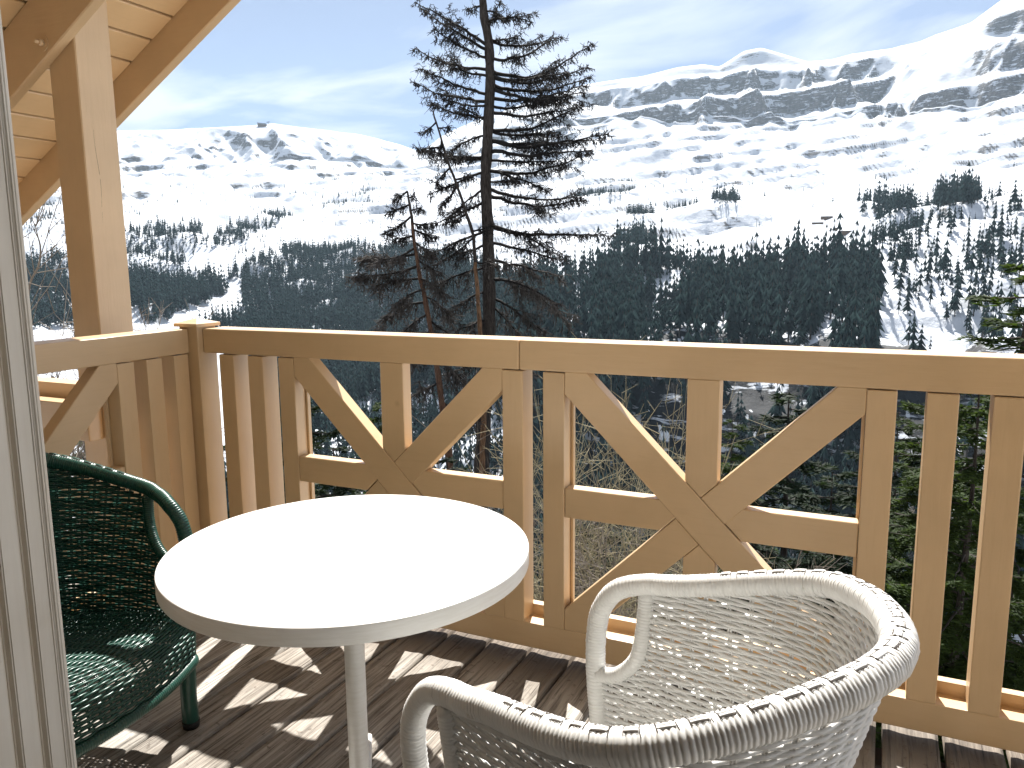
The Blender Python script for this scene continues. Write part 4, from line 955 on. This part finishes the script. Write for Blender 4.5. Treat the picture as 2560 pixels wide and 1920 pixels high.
big_br = [(12, 1172, 24, -.05), (30, 1265, 48, -.1), (60, 1328, 56, -.1), (70, 1250, 5, 0), (112, 1040, 6, -.02), (128, 1062, 30, .02), (150, 1086, 72, .05), (176, 1036, 120, .06), (186, 1095, 150, .05), (236, 1056, 172, .05), (248, 1038, 206, .07), (262, 1110, 250, .03), (300, 1080, 258, .05), (312, 1150, 268, -.05), (340, 1130, 378, -.12), (392, 1040, 371, .06), (398, 1085, 380, .03), (428, 1075, 486, .0), (470, 1120, 545, -.04),
  (100, 1300, 88, .05), (108, 1385, 96, .12), (152, 1402, 92, .12), (170, 1482, 108, .14), (186, 1472, 168, .08), (196, 1420, 180, .06), (206, 1478, 192, .1), (218, 1462, 232, .09), (246, 1466, 214, .1), (262, 1390, 252, .06), (286, 1445, 268, .08), (318, 1455, 262, .12), (322, 1400, 330, .06), (346, 1522, 334, .07), (356, 1505, 352, .04), (378, 1482, 374, .05), (400, 1380, 405, .05), (424, 1472, 382, .12), (430, 1370, 478, -.06), (452, 1290, 450, 0),
  (474, 1455, 494, .06), (490, 1465, 500, .08), (500, 1080, 560, .03), (556, 1532, 590, .03), (568, 1400, 640, -.02), (576, 1060, 640, .0), (600, 1412, 650, .02), (612, 1090, 660, 0),
  (648, 1405, 690, 0), (660, 1080, 720, -.05), (690, 1395, 760, -.1), (700, 1422, 812, -.14), (720, 1120, 790, -.1), (742, 1362, 830, -.05), (760, 1300, 840, -.05), (800, 1110, 850, -.05), (860, 1330, 930, -.05), (880, 1120, 940, 0), (960, 1330, 1010, 0), (1000, 1110, 1060, 0)]
dead_tree('dead_spruce', 'tall bare dark dead spruce towering above the railing', 16.0, [(1206, -60), (1208, 30), (1219, 100), (1223, 180), (1221, 260), (1217, 340), (1213, 430), (1217, 520), (1221, 600), (1223, 700), (1222, 830), (1216, 1000), (1213, 1170), (1211, 1400)], (.075, .19), big_br, M_BARK, 21, M_TWD, 640)
lbr = [(486, 985, 500, 0), (490, 1035, 490, 0), (510, 975, 530, 0), (520, 1050, 520, 0), (545, 960, 585, .05), (555, 1075, 560, .05), (575, 1090, 590, .05), (590, 985, 600, 0), (612, 1085, 640, .05), (620, 940, 650, .08), (640, 905, 645, .06), (655, 1095, 680, 0), (668, 900, 690, .04), (690, 940, 715, -.05), (700, 1110, 735, -.08), (720, 985, 760, -.1), (740, 1125, 790, -.1), (760, 960, 800, -.1), (790, 1010, 830, -.1), (800, 1140, 850, -.05), (830, 960, 850, -.05), (860, 1030, 900, -.05), (900, 1160, 950, 0), (960, 1010, 1000, 0), (1010, 1180, 1050, 0)]
dead_tree('dead_spruce', 'shorter shaggy brown dead spruce with reddish trunk left of the tallest one', 15.0, [(1020, 478), (1027, 530), (1033, 580), (1044, 650), (1058, 740), (1077, 820), (1092, 920), (1112, 1080), (1125, 1200), (1135, 1400)], (.02, .115), lbr, M_BARKR, 22, M_TWD, 600, 85, 560)
tbr = [(300, 1060, 330, .03), (320, 1120, 318, 0), (345, 1100, 380, 0), (372, 1045, 372, .05), (395, 1150, 400, 0), (420, 1090, 455, .05), (450, 1180, 440, 0), (470, 1100, 520, .05), (500, 1150, 520, 0), (540, 1110, 560, .05), (575, 1230, 560, .05), (600, 1130, 640, 0), (650, 1240, 660, 0)]
dead_tree('dead_spruce', 'thin leaning dead spruce with peeling orange trunk close beside the tallest one', 15.6, [(1082, 276), (1098, 330), (1118, 395), (1142, 460), (1166, 530), (1184, 590), (1192, 680), (1198, 760), (1204, 840), (1208, 1000), (1205, 1200)], (.014, .085), tbr, M_BARKO, 23, M_TWD, 620, 56, 650)

# green spruces
M_NEED = needle_mat('green_spruce_needles', (0.034, 0.054, 0.016), 0.36)
M_NEED2 = needle_mat('dark_spruce_needles', (0.015, 0.026, 0.013), 0.25)
def spruce_mesh(seed, h, br, z0=0.06, dens=11):
    rg = np.random.default_rng(seed); nb = int(h * (1 - z0) * dens); org = []
    limbs = MB(); bl_b, bl_d, bl_l, bl_n = [], [], [], []
    for i in range(nb):
        q = z0 + (1 - z0) * (i + rg.random()) / nb; z = q * h; L = br * (1 - q) ** .78 * rg.uniform(.7, 1.12) + .12; a = i * 2.399 + rg.uniform(-.3, .3)
        d = np.array([math.cos(a), math.sin(a), 0]); t = np.linspace(0, 1, 9); drop = .30 + .25 * (1 - q)
        P = d[None] * (t * L)[:, None]; P[:, 2] = z + L * (.12 * t - drop * t ** 1.5 + .24 * t ** 3); P[:, :2] += rg.normal(0, .02 * L, (9, 2)) * t[:, None]
        limbs.add(*tubes(P[None], np.linspace(.008 + .010 * L, .003, 9)[None], 4))
        ns = int(L / .024) + 6; qs = rg.uniform(.12, 1, ns); B = np.stack([np.interp(qs, t, P[:, k]) for k in range(3)], 1); Td = unit(np.gradient(P, axis=0)); Tn = unit(np.stack([np.interp(qs, t, Td[:, k]) for k in range(3)], 1))
        sd = np.cross(Tn, (0, 0, 1)); sd = unit(sd) * np.where(rg.random(ns) < .5, 1, -1)[:, None]
        sl = rg.uniform(.5, 1, ns) * np.clip(.42 * L * (1.15 - qs), .10, .5); sd = unit(sd + Tn * rg.uniform(.5, 1.1, (ns, 1)) + np.array([0, 0, -.22]) + rg.normal(0, .12, (ns, 3)))
        for b, dd, l in zip(B, sd, sl):
            m = max(4, int(l / .024)); tt = np.linspace(.08, 1, m); c = b + dd * (tt * l)[:, None]; c[:, 2] -= .35 * l * tt ** 2
            for sgn in (-1, 1):
                n_ = np.cross(dd, (0, 0, 1)); n_ /= np.linalg.norm(n_) + 1e-9
                D = unit(dd * .8 + n_ * sgn * .75 + rg.normal(0, .28, (m, 3)) + np.array([0, 0, .05])); bl_b.append(c); bl_d.append(D); bl_l.append(rg.uniform(.06, .11, m))
    B = np.concatenate(bl_b); D = np.concatenate(bl_d); l = np.concatenate(bl_l)[:, None]
    S = unit(np.cross(D, rg.normal(0, 1, D.shape) * .5 + np.array([0, 0, 1.0]))) * (l * .23)
    V = np.stack([B - S * .6, B + S, B + D * l], 1).reshape(-1, 3); T = np.arange(len(V)).reshape(-1, 3)
    tk = MB(); zz = np.linspace(0, h, 20); tk.add(*tubes(np.stack([.02 * np.sin(zz), .02 * np.cos(zz * 1.3), zz], 1)[None], (np.linspace(.018 * h ** .9, .006, 20))[None], 8, (1, 0, 0)))
    nd = MB(); nd.add(V, None, T)
    return tk.mesh('trunk', True), limbs.mesh('limbs'), nd.mesh('crown')
SPR = [spruce_mesh(31, 6.0, 1.9, .05, 12), spruce_mesh(32, 5.0, 1.25, .05, 12)]
print('SPRUCE', [len(s[2].polygons) for s in SPR])
def spruce(kind, u, v, dep, tall, wide, rz, label, nm, group=None):
    """spruce whose tip stands where the picture shows it, `tall` metres high, rooted on the slope"""
    tip = at_depth(u, v, dep); k = tall / (6.0, 5.0)[kind]
    g = ground_z(tip[0], tip[1]); tall2 = max(tall, tip[2] - g + .2) if tip[2] - g < tall * 1.6 else tall
    root = empty('spruce_tree', (tip[0], tip[1], tip[2] - tall), rz); tag(root, label, 'tree', group)
    for n_, me, mt in zip(('trunk', 'limbs', 'crown'), SPR[kind], (M_BARK, M_TWB, nm)):
        o = bpy.data.objects.new(n_, me); COL.objects.link(o); o.parent = root; o.scale = (k * wide, k * wide, k)
        o.material_slots  # shared mesh, material set per object
        if not len(me.materials): me.materials.append(mt)
        o.material_slots[0].link = 'OBJECT'; o.material_slots[0].material = mt
        if n_ != 'trunk': o['kind'] = 'stuff'
    if root.location.z > g - .1:      # reach down to the slope
        hgt = root.location.z - g + .5; st = mkobj('lower_trunk', cyl_mesh('lower_trunk', .018 * 6 * k * 1.3, .018 * 5 * k, hgt, 10), M_BARK, root, (0, 0, -hgt + .1))
    return root
spruce(0, 2585, 655, 9.0, 7.5, 1.25, .3, 'green spruce rising above the railing beside the right end of the deck', M_NEED)
spruce(0, 2330, 985, 8.2, 5.5, 1.0, 1.9, 'bright green bushy spruce filling the gaps behind the right hand balusters', M_NEED)
spruce(1, 2252, 1028, 15.0, 7.0, .95, 1.2, 'slim pointed spruce behind the gap beside the second star panel', M_NEED2)
spruce(1, 1975, 978, 19.0, 9.5, 1.25, 2.2, 'dark pointed spruce seen through the upper right opening of the second star panel', M_NEED2)
spruce(1, 1835, 1050, 24.0, 8.0, 1.0, .7, 'small spruce with loose branches behind the upright of the second star panel', M_NEED)
spruce(0, 2080, 1180, 12.0, 6.0, 1.15, 2.9, 'dark spruce behind the lower right braces of the second star panel', M_NEED2)
spruce(0, 735, 880, 11.0, 7.0, .8, 4.0, 'dark spruce with long side branches behind the left side of the first star panel', M_NEED2)
spruce(1, 955, 985, 17.0, 6.5, .9, 5.0, 'young yellow green spruce tip behind the upright of the first star panel', M_NEED)
spruce(1, 830, 1120, 9.5, 4.5, 1.2, 5.6, 'low bushy spruce under the mid rail of the first star panel', M_NEED2)
spruce(1, 1120, 1150, 11.0, 5.0, 1.3, .2, 'low spruce behind the joint between the two star panels', M_NEED2)
spruce(0, 2450, 930, 7.4, 5.0, .95, 4.4, 'broad green spruce close behind the last balusters beside the deck end', M_NEED)
spruce(0, 2170, 1110, 10.5, 5.5, 1.0, 3.6, 'dark bushy spruce behind the baluster pair right of the second star panel', M_NEED2)
spruce(1, 1895, 1150, 15.0, 6.0, 1.35, .5, 'dark spruce low behind the long brace of the second star panel', M_NEED2)
spruce(1, 1700, 1170, 19.0, 6.5, 1.3, 1.7, 'dark spruce showing through the middle of the second star panel', M_NEED2)
spruce(1, 1490, 1210, 13.0, 5.0, 1.4, 2.7, 'dark spruce standing behind the straw coloured bare shrub', M_NEED2)
spruce(0, 640, 960, 13.0, 6.5, .9, 1.1, 'dark spruce behind the balusters beside the corner post', M_NEED2)
spruce(0, 210, 1010, 11.0, 6.0, 1.0, .9, 'spruce tip showing past the post below the side railing', M_NEED)

# bare shrubs
M_STRAW = plain('pale_dry_twigs', (0.26, 0.225, 0.14), 0.85, 0.3, 4)
M_GREYT = plain('grey_brown_twigs', (0.17, 0.145, 0.12), 0.85, 0.3, 4)
M_CONE = plain('dark_cones', (0.02, 0.012, 0.009), 0.8, 0.2)
def shrub(name, label, base, n_stem, hgt, spread, mat, seed, rad=.009, cone=0, lean=(0, 0), ksub=5):
    rg = np.random.default_rng(seed); root = empty(name, tuple(base)); tag(root, label, 'shrub'); mb = MB(); cb = MB()
    for i in range(n_stem):
        a = rg.uniform(0, 6.28); d = unit(np.array([math.cos(a) * spread + lean[0], math.sin(a) * spread + lean[1], 1.0]) + rg.normal(0, .15, 3)); L = hgt * rg.uniform(.55, 1.1)
        t = np.linspace(0, 1, 12)[:, None]; P = d * (t * L) + np.cumsum(rg.normal(0, .03 * L / 3, (12, 3)), axis=0) + np.array([d[0], d[1], -.25]) * (t ** 2 * L * .25) + np.array([rg.normal(0, .12), rg.normal(0, .12), 0])
        mb.add(*tubes(P[None], np.linspace(rad, rad * .35, 12)[None], 5))
        for W, rd in twigs_along(rg, P, 11, (.18 * L / 1.5, .55 * L / 1.5), ksub, rad * .42, -.25, .2, .9, 1.0): mb.add(*tubes(W, rd[None], 3))
        if cone: cones(rg, P, cone, cb)
    o = mb.build('stems', mat, root); tag(o, kind='stuff')
    if cb.n: cb.build('cones', M_CONE, root)
    return root
def on_slope(u, v, dep):
    p_ = at_depth(u, v, dep); return np.array([p_[0], p_[1], ground_z(p_[0], p_[1]) - .05])
def at_top(u, v, dep, h):
    p_ = at_depth(u, v, dep); return np.array([p_[0], p_[1], p_[2] - h])
shrub('bare_shrub', 'straw coloured bare shrub behind the left openings of the second star panel', at_top(1560, 1160, 6.6, 2.3), 15, 2.3, .34, M_STRAW, 51, .008)
shrub('bare_shrub', 'pale tangled bare shrub low behind the gap between the two star panels', at_top(1400, 1340, 5.8, 1.8), 15, 1.8, .45, M_STRAW, 52, .008)
shrub('bare_shrub', 'grey tangle of bare twigs low behind the far arm of the white chair', at_top(1620, 1330, 5.6, 1.6), 22, 1.6, .5, M_GREYT, 53, .007)
shrub('bare_shrub', 'grey bare shrub behind the lower edge of the round table', at_top(1180, 1270, 6.5, 1.8), 10, 1.8, .45, M_GREYT, 54, .007)
shrub('bare_larch', 'bare pale larch with small dark cones left of the roof post', at_top(95, 760, 6.0, 2.2), 20, 2.0, .2, M_GREYT, 55, .009, 3, ksub=4)
ld = empty('larch_sapling', tuple(at_depth(60, 1000, 5.6))); tag(ld, 'thin bare larch leader poking up between door frame and roof post', 'tree')
rg = np.random.default_rng(56); lp = crom(np.array([at_depth(*q) for q in ((60, 1000, 5.6), (66, 820, 5.6), (74, 715, 5.6), (96, 665, 5.6), (101, 620, 5.6), (93, 585, 5.6), (88, 560, 5.6))]), 8) - np.array(ld.location)
mb = MB(); mb.add(*tubes(lp[None], np.linspace(.011, .003, len(lp))[None], 5))
for W, rd in twigs_along(rg, lp, 16, (.15, .5), 2, .004, -.3, .3, .9, 1.0): mb.add(*tubes(W, rd[None], 3))
mb.build('stem', M_GREYT, ld)
# ------------------------------------------------------------------ ski lift masts, chalets and the summit station
M_STEEL = plain('lift_steel', (0.16, 0.17, 0.18), 0.5, 0.1, 2, 0, 0.4, 0.6)
M_CHAL = plain('chalet_timber', (0.10, 0.065, 0.045), 0.8, 0.2, .6)
M_ROOFS = plain('snowy_roof', (0.8, 0.81, 0.83), 0.7, 0.04, .5)
M_GLASS = plain('dark_window', (0.02, 0.022, 0.028), 0.15, 0.05, 1, 0, 0.5)
def pylon(u, v, h, label, tee=True, grp=None):
    g, r = ground_at_px(u, v)
    if g is None: return
    root = empty('lift_pylon', tuple(g), -AZ[int(np.argmin(np.abs(uu - u)))]); tag(root, label, 'lift mast', grp)
    mkobj('mast', cyl_mesh('mast', .38, .26, h + .5, 10), M_STEEL, root, (0, 0, -.5))
    if tee: mkobj('cross_arm', box_mesh('cross_arm', -2.6, 2.6, -.25, .25, h - .2, h + .25, 0), M_STEEL, root)
    for s in (-1, 1):
        if tee: mkobj('sheave', box_mesh('sheave', s * 2.4 - .25, s * 2.4 + .25, -1.0, 1.0, h - .6, h - .2, 0), M_STEEL, root)
for u, v, h in ((1878, 572, 13), (1765, 606, 12), (1910, 540, 13), (1987, 492, 14), (2032, 458, 14), (1690, 424, 15), (2048, 430, 14), (1716, 428, 15)):
    pylon(u, v, h, 'thin grey T shaped ski lift mast on the open snow slope near the chalets', True, 'masts near the chalets')
for u, v, h in ((473, 452, 17), (886, 475, 15), (933, 448, 15), (832, 490, 14), (1000, 415, 14)):
    pylon(u, v, h, 'thin grey T shaped ski lift mast on the left mountain below the summit station', True, 'masts on the left mountain')
def chalet(u, v, L, W, H, rz, label):
    g, r = ground_at_px(u, v)
    if g is None: return
    root = empty('chalet', tuple(g), rz); tag(root, label, 'chalet')
    mkobj('wall', box_mesh('wall', -L / 2, L / 2, -W / 2, W / 2, -2, H, 0), M_CHAL, root)
    me = prism_mesh('roof', [(-W / 2 - .9, H - .3), (W / 2 + .9, H - .3), (W / 2 + .9, H + .1), (0, H + 2.6), (-W / 2 - .9, H + .1)], -L / 2 - .9, L / 2 + .9, 0)
    o = mkobj('roof', me, M_ROOFS, root); o.rotation_euler = (0, 0, math.pi / 2)
    for k in range(3):
        x = -L / 2 + (k + .5) * L / 3; mkobj('window', box_mesh('window', x - .6, x + .6, -W / 2 - .04, -W / 2 + .02, H * .45, H * .45 + 1.3, 0), M_GLASS, root)
chalet(2047, 548, 13, 7, 3.6, .25, 'small dark timber chalet alone on the open snow slope')
chalet(2022, 560, 12, 6, 2.0, .2, 'low chalet half buried in snow on the open slope')
chalet(2080, 576, 12, 7, 3.2, .3, 'dark timber chalet beside small conifers at the edge of the scattered wood')
chalet(2096, 584, 16, 8, 3.0, .15, 'chalet with broad snow covered roof at the edge of the scattered wood')
chalet(1556, 577, 10, 6, 2.5, .1, 'tiny isolated hut on the snow between two clumps of conifers')
g, r = ground_at_px(690, 316)
if g is not None:
    root = empty('summit_station', tuple(g), .5); tag(root, 'small dark lift station on the crest of the left hand mountain', 'building')
    mkobj('wall', box_mesh('wall', -14, 14, -7, 7, -4, 8, 0), M_CHAL, root)
    o = mkobj('roof', prism_mesh('roof', [(-15, 8.01), (15, 5.0), (15, 8.5), (-15, 12)], -8, 8, 0), M_STEEL, root)
    root = empty('summit_mast', tuple(at_depth(671, 316, np.dot(g - CAM, AF)))); tag(root, 'tall lift mast beside the station on the left hand crest', 'lift mast')
    mkobj('mast', cyl_mesh('mast', .9, .7, 18, 8), M_STEEL, root, (0, 0, -3)); mkobj('cross_arm', box_mesh('cross_arm', -7, 7, -1, 1, 13, 15.5, 0), M_STEEL, root)

# ------------------------------------------------------------------ mountain air
bm = bmesh.new(); bmesh.ops.create_cube(bm, size=1)
for v in bm.verts: v.co = Vector((v.co.x * 9000, v.co.y * 9000, -175 + (v.co.z + .5) * 1500))
me = bpy.data.meshes.new('haze'); bm.to_mesh(me); bm.free()
hm = bpy.data.materials.new('mountain_air'); hm.use_nodes = True; t = hm.node_tree; t.nodes.clear()
vo = t.nodes.new('ShaderNodeVolumePrincipled'); vo.inputs['Color'].default_value = (0.62, 0.82, 1.0, 1); vo.inputs['Density'].default_value = 0.00005; vo.inputs['Anisotropy'].default_value = 0.2
mo = t.nodes.new('ShaderNodeOutputMaterial'); t.links.new(vo.outputs[0], mo.inputs['Volume'])
hz = mkobj('haze', me, hm); tag(hz, kind='stuff')
